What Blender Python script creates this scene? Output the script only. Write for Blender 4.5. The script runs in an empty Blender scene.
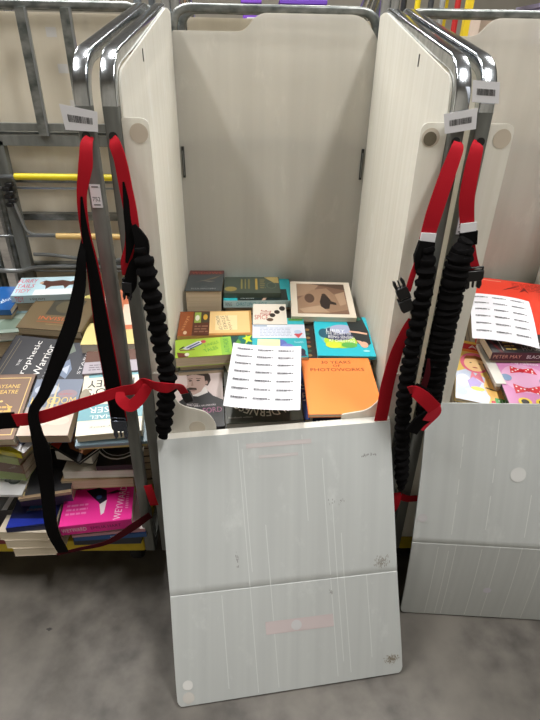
import bpy, math, random
from mathutils import Vector, Matrix, Euler
random.seed(7)
sc = bpy.context.scene
C = sc.collection
PI = math.pi

# ------------------------------------------------------------------ camera
cam_d = bpy.data.cameras.new('camera'); cam = bpy.data.objects.new('camera', cam_d); C.objects.link(cam)
PITCH, ROLL, YAW = .5339, .0196, .0339
F = Vector((math.sin(YAW)*math.cos(PITCH), math.cos(YAW)*math.cos(PITCH), -math.sin(PITCH)))
R = Vector((math.cos(YAW), -math.sin(YAW), 0)); U = R.cross(F)
R2 = R*math.cos(ROLL)+U*math.sin(ROLL); U2 = -R*math.sin(ROLL)+U*math.cos(ROLL)
M = Matrix((R2, U2, -F)).transposed().to_4x4(); M.translation = (-.0613, -1.122, 1.5393)
cam.matrix_world = M
cam_d.sensor_fit = 'VERTICAL'; cam_d.sensor_height = 36; cam_d.lens = 508.49/720*36
cam_d.clip_start = .05
sc.camera = cam

# ------------------------------------------------------------------ light
sc.view_settings.view_transform = 'Standard'; sc.view_settings.look = 'None'
sc.view_settings.gamma = 1; sc.view_settings.use_curve_mapping = False
sc.view_settings.exposure = 0.0
w = bpy.data.worlds.new('world'); sc.world = w; w.use_nodes = True
w.node_tree.nodes['Background'].inputs[0].default_value = (1, .98, .95, 1)
w.node_tree.nodes['Background'].inputs[1].default_value = .25
LAMPS = [(-1.7, -.15, 4.3), (1.3, -.95, 4.3), (-.7, 1.6, 4.3), (2.2, 2.2, 4.3), (-2.6, 3.6, 4.3), (.6, 4.2, 4.3)]
LP = 100
for i, p in enumerate(LAMPS):
    ld = bpy.data.lights.new('strip_light', 'AREA'); ld.shape = 'RECTANGLE'; ld.size = .28; ld.size_y = 1.5
    ld.energy = LP; ld.color = (1, .985, .955)
    lo = bpy.data.objects.new('strip_light', ld); C.objects.link(lo); lo.location = p

# ------------------------------------------------------------------ materials
def lin(c):
    def f(v):
        v = v/255
        return v/12.92 if v <= .04045 else ((v+.055)/1.055)**2.4
    return (f(c[0]), f(c[1]), f(c[2]), 1)
_mc = {}
def mat(col, rough=.5, metal=0, spec=.5, name=None):
    key = (tuple(col), rough, metal, spec)
    if key in _mc: return _mc[key]
    m = bpy.data.materials.new(name or 'paint'); m.use_nodes = True
    b = m.node_tree.nodes['Principled BSDF']
    b.inputs['Base Color'].default_value = lin(col); b.inputs['Roughness'].default_value = rough
    b.inputs['Metallic'].default_value = metal; b.inputs['Specular IOR Level'].default_value = spec
    _mc[key] = m; return m
def noisy(name, c1, c2, scale=(5, 5, 5), rough=.5, metal=0, lo=.35, hi=.65, detail=6, bump=0, c3=None, s3=1.5, spec=.5):
    m = bpy.data.materials.new(name); m.use_nodes = True; nt = m.node_tree; N = nt.nodes; L = nt.links
    b = N['Principled BSDF']; b.inputs['Roughness'].default_value = rough; b.inputs['Metallic'].default_value = metal
    b.inputs['Specular IOR Level'].default_value = spec
    tc = N.new('ShaderNodeTexCoord'); mp = N.new('ShaderNodeMapping'); mp.inputs['Scale'].default_value = scale
    L.new(tc.outputs['Object'], mp.inputs['Vector'])
    n = N.new('ShaderNodeTexNoise'); n.inputs['Scale'].default_value = 1; n.inputs['Detail'].default_value = detail
    L.new(mp.outputs[0], n.inputs['Vector'])
    cr = N.new('ShaderNodeValToRGB'); e = cr.color_ramp.elements
    e[0].position = lo; e[1].position = hi; e[0].color = lin(c1); e[1].color = lin(c2)
    L.new(n.outputs[0], cr.inputs[0]); out = cr.outputs[0]
    if c3:
        n2 = N.new('ShaderNodeTexNoise'); n2.inputs['Scale'].default_value = s3; n2.inputs['Detail'].default_value = 8
        L.new(tc.outputs['Object'], n2.inputs['Vector'])
        r2 = N.new('ShaderNodeValToRGB'); r2.color_ramp.elements[0].position = .45; r2.color_ramp.elements[1].position = .68
        L.new(n2.outputs[0], r2.inputs[0])
        mx = N.new('ShaderNodeMixRGB'); mx.inputs[2].default_value = lin(c3)
        L.new(r2.outputs[0], mx.inputs[0]); L.new(out, mx.inputs[1]); out = mx.outputs[0]
    L.new(out, b.inputs['Base Color'])
    if bump:
        bp = N.new('ShaderNodeBump'); bp.inputs['Strength'].default_value = bump; bp.inputs['Distance'].default_value = .004
        L.new(n.outputs[0], bp.inputs['Height']); L.new(bp.outputs[0], b.inputs['Normal'])
    return m
def plastic(name, c1, c2, stretch, trans=.3, clear=.06, rough=.45):
    """milky corrugated polypropylene: streaked along its flutes, part translucent"""
    m = bpy.data.materials.new(name); m.use_nodes = True; nt = m.node_tree; N = nt.nodes; L = nt.links
    b = N['Principled BSDF']; b.inputs['Roughness'].default_value = rough
    tc = N.new('ShaderNodeTexCoord'); mp = N.new('ShaderNodeMapping'); mp.inputs['Scale'].default_value = stretch
    L.new(tc.outputs['Object'], mp.inputs['Vector'])
    n = N.new('ShaderNodeTexNoise'); n.inputs['Scale'].default_value = 1; n.inputs['Detail'].default_value = 5
    L.new(mp.outputs[0], n.inputs['Vector'])
    cr = N.new('ShaderNodeValToRGB'); e = cr.color_ramp.elements
    e[0].position = .15; e[1].position = .85; e[0].color = lin(c1); e[1].color = lin(c2)
    L.new(n.outputs[0], cr.inputs[0])
    # worn pale scratches and cloudy dirt
    n2 = N.new('ShaderNodeTexNoise'); n2.inputs['Scale'].default_value = 9; n2.inputs['Detail'].default_value = 9; n2.inputs['Roughness'].default_value = .7
    mp2 = N.new('ShaderNodeMapping'); mp2.inputs['Scale'].default_value = (1.3, 1.3, .5)
    L.new(tc.outputs['Object'], mp2.inputs['Vector']); L.new(mp2.outputs[0], n2.inputs['Vector'])
    r2 = N.new('ShaderNodeValToRGB'); e = r2.color_ramp.elements
    e[0].position = .57; e[1].position = .70; e[0].color = (0, 0, 0, 1); e[1].color = (.55, .55, .55, 1)
    L.new(n2.outputs[0], r2.inputs[0])
    mx = N.new('ShaderNodeMixRGB'); mx.inputs[2].default_value = lin((min(255, c2[0]+14), min(255, c2[1]+14), min(255, c2[2]+14)))
    L.new(r2.outputs[0], mx.inputs[0]); L.new(cr.outputs[0], mx.inputs[1])
    L.new(mx.outputs[0], b.inputs['Base Color'])
    tr = N.new('ShaderNodeBsdfTranslucent'); L.new(mx.outputs[0], tr.inputs['Color'])
    ms = N.new('ShaderNodeMixShader'); ms.inputs[0].default_value = trans
    L.new(b.outputs[0], ms.inputs[1]); L.new(tr.outputs[0], ms.inputs[2])
    tp = N.new('ShaderNodeBsdfTransparent'); m2 = N.new('ShaderNodeMixShader'); m2.inputs[0].default_value = clear
    L.new(ms.outputs[0], m2.inputs[1]); L.new(tp.outputs[0], m2.inputs[2])
    L.new(m2.outputs[0], N['Material Output'].inputs['Surface'])
    return m

FLOOR = noisy('concrete', (66, 62, 58), (99, 94, 88), (14, 14, 14), rough=.6, lo=.3, hi=.7, detail=15, c3=(106, 101, 94), s3=2.6)
STEEL = noisy('galvanised_steel', (100, 102, 98), (124, 126, 122), (30, 30, 6), rough=.5, metal=.35)
CHROME = noisy('polished_zinc', (178, 184, 190), (215, 220, 226), (60, 60, 8), rough=.16, metal=1)
BACKSTEEL = noisy('worn_grey_steel', (92, 98, 96), (150, 152, 150), (18, 30, 30), rough=.38, metal=.8)
WIRE = mat((165, 170, 175), .3, .9)
DECK = noisy('yellow_deck', (186, 160, 20), (222, 196, 40), (8, 8, 8), rough=.5)
PL_SIDE = plastic('milky_plastic_side', (232, 229, 219), (247, 245, 238), (2, 60, 1.0), .35, .03)
PL_FRONT = plastic('milky_plastic_front', (232, 229, 219), (246, 244, 237), (60, 2, 1.0), .3, .03)
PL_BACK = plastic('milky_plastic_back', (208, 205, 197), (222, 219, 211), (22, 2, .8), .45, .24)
PL_FLAP = plastic('milky_plastic_flap', (198, 202, 202), (212, 216, 215), (40, 1, .6), .15, .02)
PL_CREAM = plastic('cream_plastic', (222, 214, 198), (236, 230, 216), (20, 2, .8), .3, .03)
RED = mat((172, 18, 34), .75, 0, .2); BLACKCLOTH = mat((13, 12, 13), .9, 0, .1); DARKRED = mat((60, 8, 16), .85, 0, .15)
BLACKPL = mat((22, 22, 24), .35); WHITE = mat((228, 228, 232), .55); INK = mat((28, 28, 32), .6)
RUBBER = mat((30, 30, 32), .7); PAGES = noisy('pages', (205, 192, 168), (226, 214, 192), (2, 2, 600), rough=.8)
PAGESD = noisy('tan_pages', (176, 158, 134), (204, 186, 160), (2, 2, 600), rough=.8)
PAGESW = noisy('white_pages', (214, 210, 202), (235, 232, 226), (2, 2, 600), rough=.8)

# ------------------------------------------------------------------ mesh helpers
class MB:
    def __init__(s): s.v = []; s.f = []; s.m = []; s.mats = []
    def mi(s, m):
        if m not in s.mats: s.mats.append(m)
        return s.mats.index(m)
    def add(s, vs, fs, m):
        o = len(s.v); k = s.mi(m); s.v += [Vector(v) for v in vs]
        for f in fs: s.f.append([i+o for i in f]); s.m.append(k)
    def box(s, a, b, m, T=None):
        x0, y0, z0 = a; x1, y1, z1 = b
        vs = [(x0,y0,z0),(x1,y0,z0),(x1,y1,z0),(x0,y1,z0),(x0,y0,z1),(x1,y0,z1),(x1,y1,z1),(x0,y1,z1)]
        if T: vs = [T @ Vector(v) for v in vs]
        s.add(vs, [(0,3,2,1),(4,5,6,7),(0,1,5,4),(1,2,6,5),(2,3,7,6),(3,0,4,7)], m)
    def prism(s, poly, d, m, T=None):
        """poly: list of Vectors (planar), extruded by vector d"""
        n = len(poly); d = Vector(d); vs = [Vector(p) for p in poly]+[Vector(p)+d for p in poly]
        if T: vs = [T @ v for v in vs]
        s.add(vs, [list(range(n))[::-1], list(range(n, 2*n))]+[(i, (i+1) % n, n+(i+1) % n, n+i) for i in range(n)], m)
    def flat(s, poly, m, T=None):
        vs = [T @ Vector(p) if T else Vector(p) for p in poly]; s.add(vs, [list(range(len(vs)))], m)
    def sweep(s, pts, sec, m, side=None, scale=None, mfn=None, cap=True):
        """sweep closed 2D section (a along side vector, b along tangent x side) along pts"""
        P = [Vector(p) for p in pts]; n = len(P); k = len(sec); rings = []
        T = [(P[min(i+1, n-1)]-P[max(i-1, 0)]).normalized() for i in range(n)]
        if side is None:
            a = Vector((1, 0, 0)) if abs(T[0].x) < .9 else Vector((0, 1, 0))
        for i in range(n):
            if side is None: a = (a-T[i]*a.dot(T[i])).normalized(); A = a
            else:
                sd = side[i] if isinstance(side, list) else side
                A = Vector(sd); A = (A-T[i]*A.dot(T[i])).normalized()
            B = T[i].cross(A); q = scale[i] if scale else 1
            rings.append([P[i]+A*x*q+B*y*q for x, y in sec])
        vs = [v for r in rings for v in r]; o = len(s.v); s.v += vs
        for i in range(n-1):
            mm = s.mi(mfn(i) if mfn else m)
            for j in range(k):
                s.f.append([o+i*k+j, o+i*k+(j+1) % k, o+(i+1)*k+(j+1) % k, o+(i+1)*k+j]); s.m.append(mm)
        if cap:
            s.f.append([o+j for j in range(k)][::-1]); s.m.append(s.mi(m)); s.f.append([o+(n-1)*k+j for j in range(k)]); s.m.append(s.mi(m))
    def build(s, name, parent=None, smooth=True, bevel=0):
        me = bpy.data.meshes.new(name); me.from_pydata([tuple(v) for v in s.v], [], s.f)
        for m in s.mats: me.materials.append(m)
        me.polygons.foreach_set('material_index', s.m)
        if smooth:
            me.polygons.foreach_set('use_smooth', [True]*len(me.polygons)); me.update()
            me.set_sharp_from_angle(angle=math.radians(38))
        me.validate(); me.update()
        o = bpy.data.objects.new(name, me); C.objects.link(o)
        if parent: o.parent = parent
        if bevel:
            b = o.modifiers.new('bevel', 'BEVEL'); b.width = bevel; b.segments = 2; b.limit_method = 'ANGLE'; b.angle_limit = math.radians(50)
        return o
def thing(name, label, cat, loc=(0,0,0), rot=(0,0,0), group=None):
    o = bpy.data.objects.new(name, None); C.objects.link(o); o.empty_display_size = .05
    o.location = loc; o.rotation_euler = rot; o['label'] = label; o['category'] = cat
    if group: o['group'] = group
    return o
def tag(o, label, cat, group=None):
    o['label'] = label; o['category'] = cat
    if group: o['group'] = group
    return o
def struct(o): o['kind'] = 'structure'; return o
def circ(r, n=12, r2=None): return [(r*math.cos(2*PI*i/n), (r2 or r)*math.sin(2*PI*i/n)) for i in range(n)]
def rrect(a, b, r, n=3):
    o = []
    for cx, cy, s in ((a-r, b-r, 0), (-a+r, b-r, 1), (-a+r, -b+r, 2), (a-r, -b+r, 3)):
        for i in range(n+1):
            t = (s+i/n)*PI/2; o.append((cx+r*math.cos(t), cy+r*math.sin(t)))
    return o
def fillet(pts, rad, n=8):
    P = [Vector(p) for p in pts]; out = [P[0]]
    for i in range(1, len(P)-1):
        r = rad[i-1] if isinstance(rad, (list, tuple)) else rad
        a = (P[i-1]-P[i]).normalized(); b = (P[i+1]-P[i]).normalized(); ang = a.angle(b)
        t = min(r/math.tan(ang/2), (P[i-1]-P[i]).length*.49, (P[i+1]-P[i]).length*.49)
        p0 = P[i]+a*t; p1 = P[i]+b*t
        for k in range(n+1):
            u = k/n; out.append(p0*(1-u)**2+P[i]*2*u*(1-u)+p1*u*u)
    out.append(P[-1]); return out
def catmull(pts, n=8):
    P = [Vector(p) for p in pts]; P = [P[0]*2-P[1]]+P+[P[-1]*2-P[-2]]; out = []
    for i in range(1, len(P)-2):
        a, b, c, d = P[i-1:i+3]
        for k in range(n):
            t = k/n; out.append(.5*((2*b)+(c-a)*t+(2*a-5*b+4*c-d)*t*t+(3*b-a-3*c+d)*t**3))
    out.append(P[-2]); return out
def ribbon(mb, pts, width, m, th=.0022, face=(0, -1, 0), twist=None, widths=None, n=8, off=0):
    """strap: its flat side looks along `face`; twist gives an angle per control point"""
    S = catmull(pts, n); fc = Vector(face); k = len(S); sides = []; sc_ = []
    if off: S = [p+fc*off for p in S]
    for i in range(k):
        T = (S[min(i+1, k-1)]-S[max(i-1, 0)]).normalized()
        a = T.cross(fc).normalized(); u = i/n; j = min(int(u), len(pts)-2); fr = u-j
        if twist:
            an = twist[j]*(1-fr)+twist[j+1]*fr; a = Matrix.Rotation(an, 3, T) @ a
        sides.append(a)
        if widths: sc_.append((widths[j]*(1-fr)+widths[j+1]*fr)/width)
    if widths:
        # width varies: build rings by hand
        o = len(mb.v); mi = mb.mi(m)
        for i in range(k):
            T = (S[min(i+1, k-1)]-S[max(i-1, 0)]).normalized(); A = sides[i]; B = T.cross(A).normalized(); h = width*sc_[i]/2
            mb.v += [S[i]+A*h+B*th/2, S[i]-A*h+B*th/2, S[i]-A*h-B*th/2, S[i]+A*h-B*th/2]
        for i in range(k-1):
            for j in range(4): mb.f.append([o+i*4+j, o+i*4+(j+1) % 4, o+i*4+4+(j+1) % 4, o+i*4+4+j]); mb.m.append(mi)
        mb.f.append([o+3, o+2, o+1, o]); mb.m.append(mi); e = o+(k-1)*4; mb.f.append([e, e+1, e+2, e+3]); mb.m.append(mi)
    else:
        mb.sweep(S, [(width/2, th/2), (-width/2, th/2), (-width/2, -th/2), (width/2, -th/2)], m, side=sides)
def bungee(mb, pts, r, m, pitch=.016, amp=.2, flat=.7):
    S = catmull(pts, 10); out = [S[0]]; acc = 0
    # resample evenly
    L = [0]
    for i in range(1, len(S)): L.append(L[-1]+(S[i]-S[i-1]).length)
    n = int(L[-1]/(pitch/6)); Q = []; j = 0
    for i in range(n+1):
        d = L[-1]*i/n
        while j < len(L)-2 and L[j+1] < d: j += 1
        f_ = (d-L[j])/max(1e-9, L[j+1]-L[j]); Q.append(S[j].lerp(S[j+1], min(1, f_)))
    rnd = random.Random(len(pts)); ph = 0; sc_ = []
    for i in range(n+1):
        ph += 2*PI/6*(.8+.4*rnd.random()); tap = min(1, .55+.45*min(i, n-i)/(n*.06+1))
        sc_.append((1-amp/2+amp*math.sin(ph)+.05*(rnd.random()-.5))*tap)
    Q = [q+Vector(((rnd.random()-.5)*.002, (rnd.random()-.5)*.002, 0)) for q in Q]
    mb.sweep(Q, circ(r, 12, r*flat), m, scale=sc_)

_tc = {}
def text_geo(s):
    if s in _tc: return _tc[s]
    cu = bpy.data.curves.new('t', 'FONT'); cu.body = s; cu.resolution_u = 2
    ob = bpy.data.objects.new('t', cu); me = bpy.data.meshes.new_from_object(ob)
    vs = [Vector(v.co) for v in me.vertices]; fs = [list(p.vertices) for p in me.polygons]
    bpy.data.objects.remove(ob); bpy.data.curves.remove(cu); bpy.data.meshes.remove(me)
    x0 = min(v.x for v in vs); x1 = max(v.x for v in vs); y0 = min(v.y for v in vs); y1 = max(v.y for v in vs)
    vs = [((v.x-x0)/(x1-x0)-.5, (v.y-y0)/(y1-y0)-.5) for v in vs]
    _tc[s] = (vs, fs); return _tc[s]
def put_text(mb, s, cx, cy, w, h, ang, z, m, fn=None, T=None, bend=0):
    """text of size w x h centred at cx,cy turned by ang degrees; fn(x,y,z)->point"""
    vs, fs = text_geo(s); a = math.radians(ang); ca, sa = math.cos(a), math.sin(a); P = []
    for x, y in vs:
        X = x*w; Y = y*h
        if bend:
            rr = bend+Y if bend > 0 else bend+Y; th = X/bend; X, Y = rr*math.sin(th), rr*math.cos(th)-bend
        p = (cx+X*ca-Y*sa, cy+X*sa+Y*ca, z); P.append(fn(*p) if fn else (T @ Vector(p) if T else p))
    mb.add(P, fs, m)

# ------------------------------------------------------------------ books
def book(key, label, t, col, art=(), side='F', pages=None, hard=False, group=None, spine=None, geo=None, dz=0, name=None, spine_art=()):
    c, rot, w_, d = geo or GEOM[key]; c = Vector(c)+Vector((0, 0, dz))
    rm = Euler(rot).to_matrix(); base = c-rm @ Vector((0, 0, t))
    root = thing(name or ('hardback_book' if hard else 'paperback_book'), label, 'book', base, rot, group)
    FOOT.append((key, base, rot, w_, d))
    bt = .0028 if hard else .0012; cm = mat(col, .38); sm = mat(spine, .4) if spine else cm
    cb = MB(); cb.box((-w_/2, -d/2, t-bt), (w_/2, d/2, t), cm); cb.box((-w_/2, -d/2, 0), (w_/2, d/2, bt), cm)
    s = bt*1.2
    ov = .004 if hard else .0008
    px0, px1, py0, py1 = -w_/2+ov, w_/2-ov, -d/2+ov, d/2-ov
    if side == 'F': cb.box((-w_/2, -d/2-.0004, 0), (w_/2, -d/2+s, t), sm); py0 = -d/2+s
    if side == 'B': cb.box((-w_/2, d/2-s, 0), (w_/2, d/2+.0004, t), sm); py1 = d/2-s
    if side == 'L': cb.box((-w_/2-.0004, -d/2, 0), (-w_/2+s, d/2, t), sm); px0 = -w_/2+s
    if side == 'R': cb.box((w_/2-s, -d/2, 0), (w_/2+.0004, d/2, t), sm); px1 = w_/2-s
    cb.build('cover', root, smooth=False)
    pb = MB(); pb.box((px0, py0, bt), (px1, py1, t-bt), pages or PAGES); pb.build('pages', root, smooth=False)
    pm = MB(); tm = MB(); z = t+.00025
    def uv(u, v): return (u-.5)*w_, (v-.5)*d
    for a in art:
        k = a[0]; z += .00006
        if k == 'r':
            x0, y0 = uv(a[1], a[2]); x1, y1 = uv(a[3], a[4]); pm.flat([(x0,y0,z),(x1,y0,z),(x1,y1,z),(x0,y1,z)], mat(a[5], .38))
        elif k == 'e':
            x, y = uv(a[1], a[2]); pm.flat([(x+a[3]*w_*math.cos(q*PI/12), y+a[4]*d*math.sin(q*PI/12), z) for q in range(24)], mat(a[5], .38))
        elif k == 'p': pm.flat([uv(*q)+(z,) for q in a[1]], mat(a[2], .38))
        elif k == 't':
            x, y = uv(a[2], a[3]); put_text(tm, a[1], x, y, a[4]*w_ if abs(a[6]) % 180 < 45 or abs(a[6]) % 180 > 135 else a[4]*d, a[5]*d if abs(a[6]) % 180 < 45 or abs(a[6]) % 180 > 135 else a[5]*w_, a[6], z, mat(a[7], .4), bend=a[8] if len(a) > 8 else 0)
        elif k == 'l':
            n = a[5]; rnd = random.Random(n)
            for i in range(n):
                v = a[2]+(a[4]-a[2])*(i+.5)/n; h = (a[4]-a[2])/n*.22; u = a[1]
                while u < a[3]-.01:
                    e = min(a[3], u+rnd.uniform(.03, .1)); x0, y0 = uv(u, v-h); x1, y1 = uv(e, v+h)
                    pm.flat([(x0,y0,z),(x1,y0,z),(x1,y1,z),(x0,y1,z)], mat(a[6], .5)); u = e+.015
    for a in spine_art:      # on the front-facing spine: text, u0..u1, colour
        y = -d/2-.0007; x = ((a[1]+a[2])/2-.5)*w_; wd = (a[2]-a[1])*w_
        Tm = Matrix(((1,0,0,x),(0,0,-1,y),(0,1,0,t/2),(0,0,0,1)))
        put_text(tm, a[0], 0, 0, wd, t*a[4] if len(a) > 4 else t*.5, 0, 0, mat(a[3], .5), T=Tm)
    if pm.f: pm.build('cover_picture', root, smooth=False)
    if tm.f: tm.build('title', root, smooth=False)
    return root
FOOT = []
GEOM = {
'C1': ((-0.248, 0.667, 0.826), (0, 0, 0.009), 0.132, 0.200),
'C2': ((-0.074, 0.665, 0.81), (0.08, -0.002, 0.02), 0.208, 0.132),
'C3': ((-0.053, 0.677, 0.787), (0.03, -0.001, 0.028), 0.253, 0.195),
'C4': ((0.18, 0.578, 0.794), (0.1, 0.003, -0.035), 0.224, 0.257),
'C5': ((-0.197, 0.436, 0.764), (0.1, -0.005, 0.046), 0.247, 0.154),
'C6': ((-0.224, 0.291, 0.751), (0.079, -0.01, 0.129), 0.179, 0.103),
'C7': ((-0.233, 0.141, 0.664), (0.119, -0.01, 0.085), 0.152, 0.263),
'C8': ((-0.034, 0.149, 0.686), (0.119, -0.008, 0.071), 0.239, 0.278),
'C9': ((0.19, 0.124, 0.72), (0.129, -0.001, 0.011), 0.211, 0.251),
'C10': ((0.23, 0.367, 0.754), (0.1, 0.002, -0.025), 0.183, 0.235),
'C11': ((0.017, 0.35, 0.758), (0.119, 0, 0), 0.175, 0.223),
'C12': ((-0.011, 0.486, 0.776), (0.1, -0.0, 0.0), 0.117, 0.134),
'C13': ((0.117, 0.353, 0.741), (0.1, 0.002, -0.019), 0.038, 0.206),
'C14': ((-0.117, 0.342, 0.752), (0.1, -0.002, 0.017), 0.104, 0.122),
'Sh': ((-0.034, 0.118, 0.758), (0.197, 0.015, -0.074), 0.208, 0.263),
'St': ((-0.021, 0.231, 0.803), (0.119, 0.004, -0.031), 0.073, 0.063),
'R1': ((0.85, 0.488, 0.796), (0.096, 0.027, -0.27), 0.283, 0.457),
'RS': ((0.737, 0.343, 0.833), (0.143, 0.041, -0.277), 0.195, 0.268),
'R3': ((0.647, 0.198, 0.718), (0.142, 0.045, -0.307), 0.167, 0.300),
'R4': ((0.764, 0.239, 0.796), (0.119, 0.002, -0.014), 0.219, 0.098),
'R5': ((0.736, 0.105, 0.735), (0.148, 0.016, -0.108), 0.156, 0.216),
'L1': ((-0.824, 0.628, 0.816), (0.099, -0.009, 0.087), 0.207, 0.138),
'L3': ((-0.738, 0.493, 0.772), (0.196, 0.022, -0.111), 0.225, 0.190),
'L4': ((-0.784, 0.28, 0.699), (0.289, 0.039, -0.132), 0.178, 0.224),
'L5': ((-0.654, 0.286, 0.687), (0.291, 0.0, -0.001), 0.111, 0.199),
'L6': ((-0.819, 0.105, 0.657), (0.291, -0.009, 0.029), 0.172, 0.240),
'L7': ((-0.653, 0.098, 0.66), (0.291, -0.003, 0.008), 0.141, 0.206),
'L8': ((-0.485, 0.129, 0.667), (0.29, -0.032, 0.106), 0.182, 0.253),
'Pink': ((-0.547, 0.018, 0.334), (0.099, -0.015, 0.146), 0.209, 0.118),
'F2': ((-0.745, 0.002, 0.327), (-0.0, -0.0, 0.115), 0.131, 0.107),
'eye': ((-0.582, 0.083, 0.499), (0.0, -0.0, -0.542), 0.125, 0.119),
'eyeR': ((-0.485, 0.1, 0.474), (-0.0, -0.0, 0.079), 0.114, 0.141),
'F3': ((-0.813, 0.014, 0.411), (0.197, 0.001, -0.007), 0.137, 0.068),
'F4': ((-0.683, 0.032, 0.43), (0.195, -0.033, 0.168), 0.110, 0.108),
'L10': ((-0.551, 0.559, 0.758), (0.099, -0.012, 0.123), 0.149, 0.286),
'L12': ((-0.512, 0.271, 0.711), (0.196, -0.02, 0.102), 0.171, 0.105),
'L9': ((-0.652, 0.537, 0.733), (0.181, -0.079, 0.406), 0.086, 0.286),
'L2': ((-0.995, 0.584, 0.786), (0.1, -0.003, 0.026), 0.168, 0.170),
'L2b': ((-0.932, 0.523, 0.74), (0.098, -0.016, 0.156), 0.122, 0.207),
}

# ------------------------------------------------------------------ the hall
def wallbox(n, a, b, m):
    k = MB(); k.box(a, b, m); return struct(k.build(n, smooth=False))
WALLM = noisy('painted_block_wall', (170, 164, 152), (186, 180, 168), (2, 2, 2), rough=.8)
FL = wallbox('floor', (-6, -4, -.05), (7, 9, 0), FLOOR)
for i_, (x_, y_, r_, c_) in enumerate(((-.42, -.52, .012, (52, 49, 46)), (-.445, -.53, .007, (56, 53, 50)), (-.70, -.17, .009, (48, 46, 44)), (.36, -.60, .014, (66, 62, 58)), (.12, -.58, .007, (60, 57, 54)))):
    k = MB(); rr = random.Random(i_); k.flat([(x_+r_*(.7+.5*rr.random())*math.cos(q_*PI/8), y_+r_*.6*(.7+.5*rr.random())*math.sin(q_*PI/8), .0004) for q_ in range(16)], mat(c_, .5)); k.build('stain', FL, smooth=False)
wallbox('wall_back', (-6, 9, 0), (7, 9.1, 5), WALLM)
wallbox('wall_left', (-6.1, -4, 0), (-6, 9, 5), WALLM); wallbox('wall_right', (7, -4, 0), (7.1, 9, 5), WALLM)
wallbox('wall_front', (-6, -4.1, 0), (7, -4, 5), WALLM)
wallbox('ceiling', (-6, -4, 5), (7, 9, 5.1), mat((180, 179, 176), .8))
HOUS = mat((215, 215, 215), .5)
EM = bpy.data.materials.new('lit_diffuser'); EM.use_nodes = True
b_ = EM.node_tree.nodes['Principled BSDF']; b_.inputs['Emission Color'].default_value = (1, .97, .92, 1); b_.inputs['Emission Strength'].default_value = 12
LBL = ['near left above the aisle', 'near right above the aisle', 'above the middle cage', 'above the right back cages', 'far left of the hall', 'far right of the hall']
for p, l in zip(LAMPS, LBL):
    r_ = thing('ceiling_strip_light', 'long white ceiling strip light '+l, 'light', (p[0], p[1], p[2]+.02))
    k = MB(); k.box((-.16, -.78, .04), (.16, .78, .12), HOUS); k.box((-.01, -.6, .12), (.01, -.58, .68), HOUS); k.box((-.01, .58, .12), (.01, .6, .68), HOUS); k.build('housing', r_)
    k = MB(); k.box((-.14, -.76, .0), (.14, .76, .04), EM); k.build('diffuser', r_)

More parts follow.
